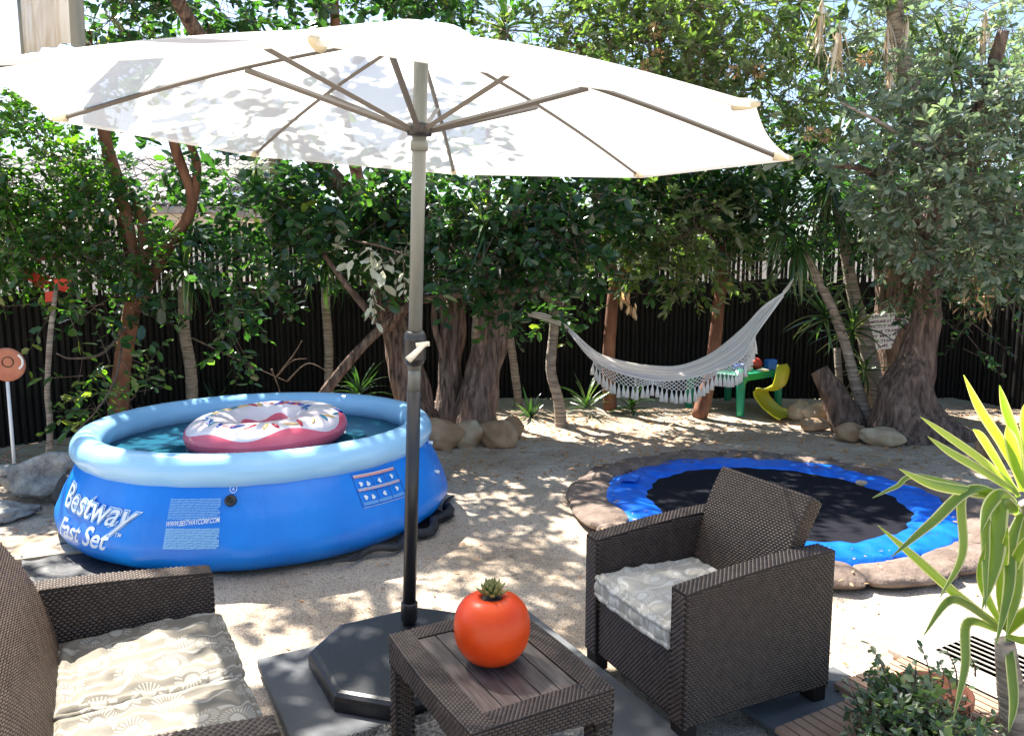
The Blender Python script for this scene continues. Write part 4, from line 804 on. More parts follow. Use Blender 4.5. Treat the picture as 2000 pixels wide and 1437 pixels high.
for i in range(16):
    a = R(12 + i * 22.5); da = R(11.6)
    def bf(u, v, a=a, i=i):
        s_ = (u - .5) * 2; w_ = (v * 2 * math.pi); e = (1 - abs(s_) ** 5) ** .5; rad = 1.295 + .02 * math.sin(i * 2.3); ang = a + s_ * da
        hw = (.15 + .015 * math.sin(i * 1.9)) * (.55 + .45 * e); hh = .038 * (.35 + .65 * e)
        x = math.copysign(abs(math.cos(w_)) ** .7, math.cos(w_)) * hw; z = math.copysign(abs(math.sin(w_)) ** .8, math.sin(w_)) * hh
        r = rad + x; k = noise.noise(Vector((math.cos(ang) * r * 5, math.sin(ang) * r * 5, i))) * .022
        return TC[0] + r * math.cos(ang), TC[1] + r * math.sin(ang), .034 + z + k * (z > 0)
    V, F = grid(bf, 18, 17); F = [tuple(f_) for f_ in F]
    o = obj('sandbag', (V, F), M['bag'], None, smooth=True)
    tag(o, BAGL[i], 'sandbag', 'sandbags round the trampoline')
c = onz(1682, 947, .09); tag(obj('pebble', rock((c.x, c.y, .105), (.045, .03, .022), .3, 3, 2), M['stone_pale'], None, smooth=True), 'small pale pebble lying on the far blue trampoline pad', 'pebble')

# ================================================================== STONES
ST = [((858, 866), (.20, .15, .17), .2, 'stone_tan', 'large brown boulder touching the right side of the pool'),
      ((913, 862), (.165, .13, .15), .5, 'stone_pale', 'mottled white and ochre boulder, second from the pool'),
      ((972, 862), (.17, .13, .155), -.3, 'stone_tan', 'rounded tan boulder in front of the flared hammock trunk'),
      ((1000, 846), (.12, .10, .12), .4, 'stone_tan', 'small tan boulder half hidden at the right end of the boulder row'),
      ((1660, 848), (.165, .11, .10), .1, 'stone_tan', 'brown oval stone at the foot of the leaning cut stump'),
      ((1722, 858), (.19, .10, .10), -.45, 'stone_pale', 'pale elongated stone at the foot of the massive trunk'),
      ((1562, 808), (.13, .11, .12), 0, 'stone_pale', 'pale rounded stone nearest the yellow-green chair'),
      ((1592, 812), (.15, .10, .11), .2, 'stone_pale', 'cream stone in the middle of the pile beside the stump'),
      ((1590, 828), (.16, .09, .07), .2, 'stone_tan', 'flat tan stone lying lowest in the pile beside the stump'),
      ((1937, 880), (.13, .10, .12), 0, 'stone_tan', 'brown round stone partly behind the foreground yucca leaves'),
      ((1962, 885), (.12, .10, .09), .3, 'stone_pale', 'small pale stone at the far right beside a brown one')]
for i, ((px, py), s, rz, m_, lab) in enumerate(ST):
    c = onz(px, py + 8); tag(obj('boulder', rock((c.x, c.y, s[2] * .62), s, rz, i + 3, 4, .17), M[m_], None, smooth=True), lab, 'boulder')
c = onz(105, 975); tag(obj('grey_rock', rock((c.x - .05, c.y + .15, .11), (.33, .22, .19), .35, 21, 5, .28), M['rock_grey'], None, smooth=True), 'large rough grey rock at the left edge of the pool', 'rock')
c = onz(45, 1010); tag(obj('grey_rock', rock((c.x - .2, c.y, .03), (.30, .15, .06), .3, 25, 4, .25), M['rock_grey'], None, smooth=True), 'low flat grey rock below the large rough one', 'rock')
c = onz(60, 1080); tag(obj('stepping_slab', box((c.x - .1, c.y, .015), (.8, .42, .03), R(25), .006), M['stone_pale'], None), 'sunlit pale stone slab on the ground left of the pool', 'paving slab')
# roots and dead sticks by the rock
st = thing('dead_sticks', 'tangle of thin dead branches on the ground beside the grey rock', 'sticks', onz(60, 950))
for k in range(14):
    a = onz(rs.uniform(-40, 230), rs.uniform(900, 985)); a.z = rs.uniform(.02, .22); d = Vector((rs.normal(0, .35), rs.normal(0, .15), rs.normal(0, .1)))
    obj('stick', tube([a - d, a + Vector((0, 0, .05)), a + d], [.007, .006, .003], 5, 8), M['twig'], st, smooth=True)
st = thing('dead_sticks', 'bare brittle branch lying against the fence left of the diagonal log', 'sticks', at(560, 720, 7.9))
for A_, B_, C_ in (((375, 660), (470, 705), (560, 745)), ((540, 735), (570, 705), (600, 700)), ((560, 745), (600, 710), (640, 725)), ((530, 720), (545, 760), (548, 790)), ((545, 730), (575, 690), (590, 665))):
    obj('stick', tube(tpath((*A_, 7.9), (*B_, 7.9), (*C_, 7.9)), [.010, .006, .004], 5, 12), M['twig'], st, smooth=True)

# ================================================================== HAMMOCK
hm = thing('hammock', 'cream striped hammock with net and tassel fringe strung between trunks', 'hammock', (1.45, 7.4, .6))
top_ = [(1110, 640, 7.6), (1165, 688, 7.55), (1215, 706, 7.5), (1275, 715, 7.45), (1330, 714, 7.42), (1390, 690, 7.4), (1450, 642, 7.4), (1490, 600, 7.38), (1530, 572, 7.36)]
bot_ = [(1110, 646, 7.6), (1155, 700, 7.3), (1205, 726, 7.1), (1270, 742, 7.0), (1335, 740, 6.98), (1395, 724, 7.0), (1447, 700, 7.0), (1478, 650, 7.2), (1530, 578, 7.36)]
TP, BP = smoothpath([at(*p) for p in top_], 61), smoothpath([at(*p) for p in bot_], 61)
nh = 44; V = []; F = []; A_ = []
for i in range(61):
    t = i / 60; w_ = np.linalg.norm(TP[i] - BP[i])
    for j in range(nh):
        v = j / (nh - 1); p = TP[i] * (1 - v) + BP[i] * v; sag = math.sin(v * math.pi) * w_ * .06
        p = p + np.array([0, 0, -sag + .010 * math.sin(v * 31 + t * 3) * (1 - .5 * math.sin(t * math.pi)) + .006 * math.sin(v * 57 + t * 9)]) + np.array([0, .012 * math.sin(v * 24 + t * 4), 0])
        V.append(p)
for i in range(60):
    for j in range(nh - 1): F.append((i * nh + j, i * nh + j + 1, (i + 1) * nh + j + 1, (i + 1) * nh + j)); A_.append(((j + .5) / nh * 1.0))
obj('sling', (V, F), M['hammock'], hm, smooth=True, attr=A_)
obj('edge_cord', tube(BP, [.008], 6), M['tassel'], hm, smooth=True); obj('edge_cord', tube(TP, [.008], 6), M['tassel'], hm, smooth=True)
for k in range(6):
    o_ = (k - 2.5) * .012
    obj('end_cord', tube([Vector(TP[0]) + Vector((0, 0, o_ * .4)), at(1060, 618, 7.65) + Vector((0, 0, o_)), at(1010, 612, 7.7)], [.006, .008, .008], 6, 10), M['tassel'] if k % 2 else M['rope'], hm, smooth=True)
    obj('end_cord', tube([Vector(TP[-1]) + Vector((0, 0, o_ * .4)), at(1540, 560, 7.5) + Vector((0, 0, o_ * .5)), at(1552, 540, 7.7)], [.010, .008, .006], 6, 10), M['tassel'], hm, smooth=True)
obj('rope', tube(tpath((1010, 612, 7.7), (985, 605, 7.75), (975, 600, 7.95)), [.009], 6, 8), M['rope'], hm, smooth=True)
obj('rope', tube(tpath((1552, 540, 7.7), (1575, 505, 7.8), (1585, 495, 8.0)), [.009], 6, 8), M['rope'], hm, smooth=True)
net = MB(); nt_ = 42; idx = np.linspace(8, 52, nt_); ends = []
for k, x in enumerate(idx):
    i = int(x); f_ = x - i; p = Vector(BP[i] * (1 - f_) + BP[min(60, i + 1)] * f_); scal = .035 + .075 * abs(math.sin(k / nt_ * math.pi * 3.0)) ; e = p - Vector((0, .01, scal)); ends.append((p, e))
for k in range(nt_ - 1):
    p0, e0 = ends[k]; p1, e1 = ends[k + 1]
    for s_ in range(3):
        f0, f1 = s_ / 3, (s_ + 1) / 3; a, b, c2, d2 = p0.lerp(e0, f0), p1.lerp(e1, f1), p1.lerp(e1, f0), p0.lerp(e0, f1)
        net.add(tube([a, b], [.0036], 3, cap=False)); net.add(tube([c2, d2], [.0036], 3, cap=False))
obj('fringe_net', net.vf, M['tassel'], hm, kind='stuff')
tv = lathe([(.001, 0), (.006, -.003), (.008, -.012), (.006, -.02), (.010, -.03), (.016, -.06), (.022, -.115), (.0, -.118)], 8); TM_ = mesh('tassel', tv[0], tv[1], M['tassel'], smooth=True)
for k, (p, e) in enumerate(ends): inst('tassel', TM_, Matrix.Translation(e) @ Matrix.Rotation(rs.normal(0, .06), 4, 'Y') @ Matrix.Diagonal((1, 1, rs.uniform(.85, 1.1), 1)), hm)

# ================================================================== CHILD'S TABLE, TOYS, CHAIR
A0, A1, A2 = Vector((2.60, 8.62, 0)), Vector((2.12, 9.10, 0)), Vector((3.22, 9.15, 0)); A3 = A1 + A2 - A0
tb = thing('play_table', "child's green plastic table standing behind the hammock", 'table', (A0 + A3) / 2)
ht = .46; cen = (A0 + A3) / 2
def shrink(p, k): return cen + (p - cen) * k
obj('table_top', prism([tuple(shrink(p, 1.06))[:2] for p in (A0, A2, A3, A1)], ht - .035, ht, .012), M['green_plastic'], tb)
obj('apron', prism([tuple(shrink(p, .98))[:2] for p in (A0, A2, A3, A1)], ht - .085, ht - .036), M['green_plastic'], tb)
for p in (A0, A1, A2, A3):
    d = (cen - p).normalized(); obj('leg', tube([p + Vector((0, 0, -.01)), p + Vector((0, 0, .2)) + d * .015, p + Vector((0, 0, ht - .06)) + d * .02, p + Vector((0, 0, ht - .04)) + d * .08], [.042, .05, .056, .10], 10, 12), M['green_plastic'], tb, smooth=True)
def toy(name, lab, cat, VF, m, **k): return tag(obj(name, VF, M[m], None, smooth=True), lab, cat)
c = at(1442, 718, 8.95); toy('toy_bowl', 'blue plastic toy bowl on the green table nearest the hammock', 'bowl', lathe([(.001, 0), (.06, 0), (.075, .03), (.08, .085), (.072, .085), (.066, .03), (.001, .015)], 24, (c.x, c.y, ht)), 'toy_blue')
c = at(1505, 715, 9.1); toy('toy_box', 'small blue toy box at the right end of the green table', 'toy', box((c.x, c.y, ht + .06), (.12, .10, .12), .3, .012), 'toy_blue')
c = at(1477, 715, 9.1); toy('toy_ball', 'red toy ball on the green table', 'toy', rock((c.x, c.y, ht + .07), (.07, .07, .07), 0, 1, 3, .02), 'toy_red')
c = at(1462, 722, 8.9); toy('toy_cup', 'white toy cup lying on the green table', 'toy', lathe([(.001, 0), (.03, 0), (.045, .05), (.04, .05), (.001, .01)], 16, (c.x, c.y, ht)), 'toy_white')
c = at(1490, 724, 8.92); toy('toy_shell', 'pale flat toy on the green table beside the yellow-green chair', 'toy', rock((c.x, c.y, ht + .015), (.07, .035, .018), 0, 8, 3, .1), 'toy_white')
# one-piece S-shaped chair
ch = thing('play_chair', "child's yellow-green one-piece S-shaped plastic chair by the table", 'chair', (2.93, 8.60, 0), R(-50), local=True)
prof_ = smoothpath([(.15, 0, .595), (.165, 0, .50), (.13, 0, .36), (.06, 0, .30), (-.07, 0, .295), (-.145, 0, .27), (-.13, 0, .20), (-.04, 0, .11), (.10, 0, .03), (.20, 0, .0)], 48)
def chf(u, v):
    i = v * 47; k = int(i); f_ = i - k; p = prof_[k] * (1 - f_) + prof_[min(47, k + 1)] * f_; s_ = (u - .5) * 2
    w_ = np.interp(v, [0, .06, .25, .42, .55, .7, 1], [.09, .135, .14, .16, .15, .145, .19]); cur = .028 * np.interp(v, [0, .2, .35, .5, .7, 1], [-1.0, -1.2, -.8, .5, 1.0, 1.6]) * s_ * s_
    return p[0] + cur, s_ * w_, p[2] + (.03 * s_ * s_ if .25 < v < .48 else 0)
V, F = grid(chf, 15, 60); n_ = len(V)
sh = obj('shell', (V, F), M['yellow_plastic'], ch, smooth=True); md = sh.modifiers.new('thick', 'SOLIDIFY'); md.thickness = .012

# ================================================================== SIGN ON THE RIGHT
P_ = [at(1683, 616, 8.7), at(1800, 606, 8.7), at(1800, 676, 8.7), at(1683, 685, 8.7)]
sg = thing('warning_sign', 'white board with purple lettering between the trunks at right', 'sign', P_[3])
obj('board', ([tuple(p) for p in P_] + [tuple(p + Vector((0, .012, 0))) for p in P_], [(3, 2, 1, 0), (4, 5, 6, 7), (0, 1, 5, 4), (1, 2, 6, 5), (2, 3, 7, 6), (3, 0, 4, 7)]), M['white_paint'], sg)
M['sign_ink'] = mat('purple_ink', (.16, .03, .12), rough=.6)
for i, s_ in enumerate(('PLEASE ENJOY THE', 'TRAMPOLINE AT YOUR OWN RISK', 'STRICTLY NO SMOKING', 'ON THE TRAMPOLINE &', 'AS IT MAY TEAR. NO', 'MORE THAN 2 PEOPLE', 'AT A TIME. THANK YOU')):
    o = textmesh('lettering', s_, M['sign_ink'], 1, .02, 0); mn, mx = bounds(o); v0, v1 = 1 - (i + .86) / 7.3, 1 - (i + .28) / 7.3; u0, u1 = (.12, .98) if i != 1 else (.03, 1.0)
    if i > 1: u0, u1 = .04, .97
    for v in o.data.vertices:
        u = u0 + (u1 - u0) * (v.co.x - mn[0]) / (mx[0] - mn[0]); w_ = v0 + (v1 - v0) * (v.co.y - mn[1]) / (mx[1] - mn[1])
        b = P_[3].lerp(P_[2], u); t_ = P_[0].lerp(P_[1], u); v.co = b.lerp(t_, w_) + Vector((0, -.004, 0))
    link(o, sg)

# ================================================================== LEFT: TERRACOTTA DISC ON POLE, RED ORNAMENT, GLASS BALL
c = at(14, 712, 5.57); dsk = thing('disc_marker', 'round terracotta-coloured disc on a thin white pole at the left edge', 'garden ornament', (c.x, c.y, 0))
V, F = lathe([(.0, .012), (.095, .012), (.12, .008), (.124, 0), (.12, -.008), (0, -.012)], 40); Mx = Matrix.Translation(c) @ Matrix.Rotation(R(12), 4, 'Z') @ Matrix.Rotation(R(90), 4, 'X')
obj('disc', ([tuple(Mx @ Vector(v)) for v in V], F), M['terracotta'], dsk, smooth=True)
V, F = lathe([(.034, .016), (.036, .018), (.04, .016), (.04, .012), (.034, .012)], 24); obj('rim', ([tuple(Mx @ (Vector(v) + Vector((.01, .02, 0)))) for v in V], F), M['soil'], dsk)
V, F = tube([Mx @ Vector((.05 + .06 * math.cos(a), .02 + .06 * math.sin(a), .016)) for a in np.linspace(-1, 1, 9)], [.008], 6); obj('stripe', (V, F), M['white_paint'], dsk)
obj('pole', tube([(c.x - .01, c.y, -.02), (c.x - .008, c.y, c.z - .125)], [.012], 10), M['white_paint'], dsk, smooth=True)
rb = thing('butterfly_ornament', 'orange-red metal wall ornament half hidden by leaves at the left', 'ornament', at(95, 540, 6.9))
def plate(pts, Y, nm='wing'):
    P2 = [at(x, y, Y) for x, y in pts]; k = len(P2); V = [tuple(p) for p in P2] + [tuple(p + Vector((0, .006, 0))) for p in P2]
    obj(nm, (V, [tuple(range(k)), tuple(range(2 * k - 1, k - 1, -1))] + [(i, (i + 1) % k, k + (i + 1) % k, k + i) for i in range(k)]), M['red_metal'], rb)
plate([(8, 502), (30, 508), (78, 538), (72, 556), (40, 540), (22, 525)], 6.6); plate([(72, 497), (118, 492), (120, 506), (80, 510), (66, 520)], 6.95); plate([(60, 540), (100, 538), (110, 550), (100, 566), (70, 560)], 6.9, 'body')
plate([(104, 546), (138, 540), (140, 556), (126, 570), (112, 566)], 6.45); plate([(88, 570), (110, 568), (112, 588), (88, 590)], 6.45)
c = at(463, 374, 5.6); gb = thing('glass_ball', 'clear glass ball hanging among the leaves below the parasol', 'ornament', c)
obj('ball', rock(c, (.042, .042, .042), 0, 0, 2, 0), M['glass'], gb); obj('string', tube([c + Vector((0, 0, .04)), c + Vector((.04, 0, .3))], [.0015], 4), M['twig'], gb)

# ================================================================== TOP LEFT: WHITE SHADE PANEL WITH GREY POLE
sp_ = thing('shade_panel', 'raised white shade panel with a grey pole at its edge, top left', 'shade panel', (-3, 3.5, 2.6))
def pnl(u, v): x = -3.77 + 2.2 * u; z0 = 2.455 + .80 * (1 - u); return x, 2.9 + 1.5 * (-1.57 - x) + .02 * math.sin(u * 20), z0 + (4.1 - z0) * v + (.018 * math.sin(u * 3) if v == 0 else 0) + (.02 * (1 - u) if v == 0 else 0)  # slant and unseen upper part shaped to shade the canopy, not the sofa
V, F = grid(pnl, 40, 6); o = obj('panel_cloth', (V, F), M['hem'], sp_, smooth=True); o.data.materials.clear(); M['panel'] = fabric('white_weathered_cloth', (.88, .87, .84), .6, 0, (.74, .66, .56), 5); o.data.materials.append(M['panel'])
md = o.modifiers.new('thick', 'SOLIDIFY'); md.thickness = .004
obj('pole', tube([(-1.555, 2.88, 2.44), (-1.53, 2.88, 4.12)], [.024], 12), M['pole_grey'], sp_, smooth=True)
obj('pole', tube([(-1.53, 2.88, 4.1), (-3.8, 6.25, 4.1)], [.024], 12), M['pole_grey'], sp_, smooth=True)
obj('pole', tube([(-3.8, 6.25, 4.1), (-3.8, 6.25, 3.2)], [.024], 12), M['pole_grey'], sp_, smooth=True)

# ================================================================== PARASOL
TIPC = Vector((-.359, 2.994, 2.144)); UR, UROT, TX, TY = 1.40, 3.115, -.056, .03
FOOT, APEX = Vector((-.452, 3.19, .09)), Vector((-.335, 2.985, 2.52))
um = thing('parasol', 'large cream octagonal parasol with grey pole and taupe ribs', 'parasol', (FOOT.x, FOOT.y, 0))
def upt(a, r, z=0): x, y = r * math.cos(a), r * math.sin(a); return TIPC + Vector((x, y, TX * x + TY * y + z))
RISE = .385
def rz_(r): q = r / UR; return RISE * (1 - q) - .03 * math.sin(math.pi * q) * -1
def can(u, v):
    a8 = u * 8; k = int(a8) % 8; f_ = a8 - int(a8); a0, a1 = UROT + k * math.pi / 4, UROT + (k + 1) * math.pi / 4; r = UR * v
    p = upt(a0, r, rz_(r)).lerp(upt(a1, r, rz_(r)), f_); sag = math.sin(math.pi * f_); inward = (TIPC - p); inward.z = 0
    return tuple(p + inward * (0.016 * sag * v * v) + Vector((0, 0, -.013 * sag * v * (1.2 - 1.0 * v))))
V, F = grid(can, 96, 22, True); V[0:96] = [tuple(upt(0, 0, RISE + .0))] * 96
obj('canopy', (V, F), M['canopy'], um, smooth=True)
hv = [can(i / 96, 1) for i in range(96)]; V = hv + [(x * .999, y, z - .013) for x, y, z in hv]; obj('hem', (V, [(i, (i + 1) % 96, 96 + (i + 1) % 96, 96 + i) for i in range(96)]), M['canopy'], um, smooth=True)
obj('vent_cap', lathe([(.001, .010), (.08, .008), (.16, -.004), (.22, -.022)], 48, tuple(upt(0, 0, RISE - .005)), wob=lambda a, z, i: -.012 * abs(math.sin(4 * (a - UROT))) * i / 3), M['canopy'], um, smooth=True)
RUN = APEX.lerp(FOOT, .142)
for k in range(8):
    a = UROT + k * math.pi / 4; P_ = [upt(a, r, rz_(r) - .016) for r in np.linspace(.05, UR - .04, 9)]
    rb_ = obj('rib', tube(P_, [.0095], 4, 12), M['rib'], um)
    j = upt(a, UR * .46, rz_(UR * .46) - .026); d = (j - RUN); d.z = 0; d.normalize()
    obj('strut', tube([RUN + d * .045, j], [.0115], 4, 3), M['rib'], rb_)
    t0, t1 = upt(a, UR - .06, rz_(UR - .06) - .02), upt(a, UR + .012, rz_(UR) - .004)
    obj('pocket', tube([t0, t0.lerp(t1, .6), t1], [.016, .014, .006], 8, 6), M['hem'], um, smooth=True)
ax = (APEX - FOOT); q_ = ax.to_track_quat('Z', 'Y').to_matrix().to_4x4()
def along(t): return FOOT.lerp(APEX, t)
def axl(prof, t, seg=24): Mx = Matrix.Translation(along(t)) @ q_; V, F = lathe(prof, seg); return [tuple(Mx @ Vector(v)) for v in V], F
obj('upper_pole', tube([along(.475), along(.965)], [.0275], 24), M['pole_grey'], um, smooth=True)
obj('lower_pole', tube([along(-.01), along(.44)], [.0285], 24), M['pole_dark'], um, smooth=True)
obj('pole_joint', tube([along(.44), along(.484)], [.0262], 24), M['pole_grey'], um, smooth=True)
obj('hub', axl([(.028, -.025), (.046, -.022), (.050, 0), (.046, .022), (.028, .025)], .858), M['pole_dark'], um, smooth=True)
obj('hub_collar', axl([(.028, -.04), (.034, -.038), (.034, -.006), (.028, 0)], .842), M['pole_grey'], um, smooth=True)
cr_ = obj('crank_housing', axl([(.027, -.075), (.035, -.07), (.043, -.05), (.046, -.045), (.045, -.04), (.045, .03), (.0465, .034), (.045, .038), (.042, .055), (.034, .066), (.027, .067)], .513, 32), M['black_plastic'], um, smooth=True)
b_ = at(830, 672, 3.02); e_ = at(797, 703, 2.98); obj('crank_handle', tube([b_ + Vector((.0, .02, .0)), b_, b_.lerp(e_, .15), e_], [.007, .012, .010, .016], 10, 10, flat=.8), M['handle_white'], cr_, smooth=True)
obj('crank_knob', tube([b_ + Vector((-.035, .0, -.004)), b_ + Vector((.018, .0, .002))], [.010], 10), M['handle_white'], cr_, smooth=True)
ps = axl([(.030, -.03), (.036, -.028), (.036, .05), (.033, .055), (.029, .056)], .03); obj('base_socket', ps, M['black_plastic'], um, smooth=True)
bc = Vector((-.425, 2.965)); poly = []
for k in range(4):
    a = R(29 + 45 + k * 90)
    for d_ in (-1, 1): poly.append((bc.x + .405 * math.cos(a + d_ * .31), bc.y + .405 * math.sin(a + d_ * .31)))
obj('base_plate', prism(poly, .045, .115, .03), M['black_plastic'], um)

# ================================================================== WOVEN FURNITURE
def strands(fn, w, h_, inside=None, pa=.0180, pb=.0098, hgt=.0042):
    na, nb = max(1, int(w / pa)), max(1, int(h_ / pb)); sa, sb = w / na, h_ / nb
    I, J = np.meshgrid(np.arange(na), np.arange(nb)); a = (I + .5 + .5 * (J % 2)) * sa; b = (J + .5) * sb; a, b = a.ravel(), b.ravel()
    ok = a < w - .3 * sa
    if inside is not None: ok &= inside(a, b)
    a, b = a[ok], b[ok]; n = len(a)
    if n == 0: return np.zeros((0, 3)), np.zeros((0, 4), int)
    outs = []
    for (da, db, hh) in ((-.44, -.34, 0), (.44, -.34, 0), (.44, .34, 0), (-.44, .34, 0), (-.22, -.20, 1), (.22, -.20, 1), (.22, .20, 1), (-.22, .20, 1)):
        P, Nn = fn(np.clip(a + da * sa, 0, w), b + db * sb); outs.append(P + Nn * (hgt * hh + .0004))
    V = np.stack(outs, 1).reshape(-1, 3); bse = np.arange(n)[:, None] * 8
    F = np.concatenate([bse + [[4, 5, 6, 7]], bse + [[0, 1, 5, 4]], bse + [[1, 2, 6, 5]], bse + [[2, 3, 7, 6]], bse + [[3, 0, 4, 7]]], 1).reshape(-1, 4); return V, F
def plane(o, U, W, N_): o, U, W, N_ = map(np.array, (o, U, W, N_)); return lambda a, b: (o + a[:, None] * U + b[:, None] * W, np.tile(N_, (len(a), 1)).astype(float))
def joinVF(L_):
    V, F, n = [], [], 0
    for v, f in L_:
        v = np.asarray(v, float).reshape(-1, 3); V.append(v); F.append(np.asarray(f, int).reshape(-1, 4) + n); n += len(v)
    return np.vstack(V), np.vstack(F)
def wovenseat(root, W, D, T=.082, zf=.565, zb=.612):
    hw, hd = W / 2, D / 2
    def ztop(y): t = (y + hd) / D; return zf + (zb - zf) * np.sin(np.clip(t, 0, 1) * math.pi / 2 * 1.05)
    ys = np.linspace(-hd, hd, 13)
    def zbot(y): t = (y + hd) / D; return .075 + .02 * np.sin(t * math.pi)
    for sx in (-1, 1):
        xo, xi = sx * hw, sx * (hw - T); n = len(ys); V, F = [], []
        for x in (xo, xi):
            for y in ys: V += [(x, y, zbot(y)), (x, y, ztop(y))]
        for s_ in (0, 1):
            for i in range(n - 1):
                a = s_ * 2 * n + 2 * i; q = (a, a + 2, a + 3, a + 1); F.append(q if s_ == (sx < 0) else q[::-1])
        for i in range(n - 1):
            F.append((2 * i + 1, 2 * i + 3, 2 * n + 2 * i + 3, 2 * n + 2 * i + 1)); F.append((2 * i, 2 * n + 2 * i, 2 * n + 2 * i + 2, 2 * i + 2))
        F.append((0, 1, 2 * n + 1, 2 * n)); F.append((2 * n - 2, 4 * n - 2, 4 * n - 1, 2 * n - 1))
        arm = obj('armrest', (V, F), M['wicker_back'], root)
        L_ = []
        ins = lambda a, b: (b + .075 < ztop(a - hd) - .008) & (b + .075 > zbot(a - hd) + .003)
        L_.append(strands(plane((xo, -hd, .075), (0, 1, 0), (0, 0, 1), (sx, 0, 0)), D, zb + .03, ins))
        L_.append(strands(plane((xi, -hd, .075), (0, 1, 0), (0, 0, 1), (-sx, 0, 0)), D, zb + .03, lambda a, b: ins(a, b) & (b > .20)))
        def topf(a, b, xo=xo, xi=xi):
            y = a - hd; return np.stack([min(xo, xi) + b, y, ztop(y)], 1), np.tile([0, 0, 1.], (len(a), 1))
        L_.append(strands(topf, D, T))
        L_.append(strands(plane((min(xo, xi), -hd, .08), (1, 0, 0), (0, 0, 1), (0, -1, 0)), T, zf - .09))
        L_.append(strands(plane((min(xo, xi), hd, .08), (1, 0, 0), (0, 0, 1), (0, 1, 0)), T, zb - .09))
        obj('weave', joinVF(L_), M['wicker'], arm, kind='stuff')
        for sy in (-1, 1): obj('leg', box((sx * (hw - T / 2), sy * (hd - .035), .045), (T - .01, .06, .09), 0, .004), M['wicker_back'], root)
    iw = W - 2 * T - .004
    fr = obj('front_panel', box((0, -hd + .035, .20), (iw, .04, .24)), M['wicker_back'], root)
    obj('weave', strands(plane((-iw / 2, -hd + .0145, .085), (1, 0, 0), (0, 0, 1), (0, -1, 0)), iw, .235), M['wicker'], fr, kind='stuff')
    obj('seat_deck', box((0, 0, .315), (iw, D - .03, .03)), M['wicker_back'], root)
    # reclined back
    bz = [(hd - .20, .33), (hd - .175, .50), (hd - .125, .66), (hd - .05, .80)]
    C_ = smoothpath([(0, y, z) for y, z in bz], 25)[:, 1:]; seg = np.r_[0, np.cumsum(np.linalg.norm(np.diff(C_, axis=0), axis=1))]; Ltot = seg[-1]
    def cur(b): y = np.interp(b, seg, C_[:, 0]); z = np.interp(b, seg, C_[:, 1]); e = 1e-3; dy = np.interp(b + e, seg, C_[:, 0]) - np.interp(b - e, seg, C_[:, 0]); dz_ = np.interp(b + e, seg, C_[:, 1]) - np.interp(b - e, seg, C_[:, 1]); l = np.sqrt(dy * dy + dz_ * dz_) + 1e-9; return y, z, -dz_ / l, dy / l
    th = .065; bw = iw + .01; V, F = [], []; bs = np.linspace(0, Ltot, 14)
    for x in (-bw / 2, bw / 2):
        for b in bs:
            y, z, ny_, nz_ = cur(np.array([b])); y, z, ny_, nz_ = y[0], z[0], ny_[0], nz_[0]; V += [(x, y, z), (x, y - ny_ * th, z - nz_ * th)]
    n = len(bs)
    for s_ in (0, 1):
        for i in range(n - 1): a = s_ * 2 * n + 2 * i; F.append((a, a + 1, a + 3, a + 2) if s_ == 0 else (a, a + 2, a + 3, a + 1))
    for i in range(n - 1):
        F.append((2 * i, 2 * i + 2, 2 * n + 2 * i + 2, 2 * n + 2 * i)); F.append((2 * i + 1, 2 * n + 2 * i + 1, 2 * n + 2 * i + 3, 2 * i + 3))
    F.append((2 * n - 2, 2 * n - 1, 4 * n - 1, 4 * n - 2)); F.append((0, 2 * n, 2 * n + 1, 1))
    bk = obj('backrest', (V, F), M['wicker_back'], root)
    def ff(a, b): y, z, ny_, nz_ = cur(b); return np.stack([a - bw / 2, y, z], 1), np.stack([0 * a, ny_, nz_], 1)
    def fb(a, b): y, z, ny_, nz_ = cur(b); return np.stack([a - bw / 2, y - ny_ * th, z - nz_ * th], 1), np.stack([0 * a, -ny_, -nz_], 1)
    def fs(sx):
        def f(a, b): y, z, ny_, nz_ = cur(b); return np.stack([0 * a + sx * bw / 2, y - ny_ * a, z - nz_ * a], 1), np.tile([sx, 0, 0.], (len(a), 1))
        return f
    y, z, ny_, nz_ = cur(np.array([Ltot])); y, z, ny_, nz_ = y[0], z[0], ny_[0], nz_[0]
    ft = plane((-bw / 2, y, z), (1, 0, 0), (0, -ny_, -nz_), (0, -nz_ * -1 if False else .35, .94))
    obj('weave', joinVF([strands(ff, bw, Ltot), strands(fb, bw, Ltot), strands(fs(-1), th, Ltot), strands(fs(1), th, Ltot), strands(ft, bw, th)]), M['wicker'], bk, kind='stuff')

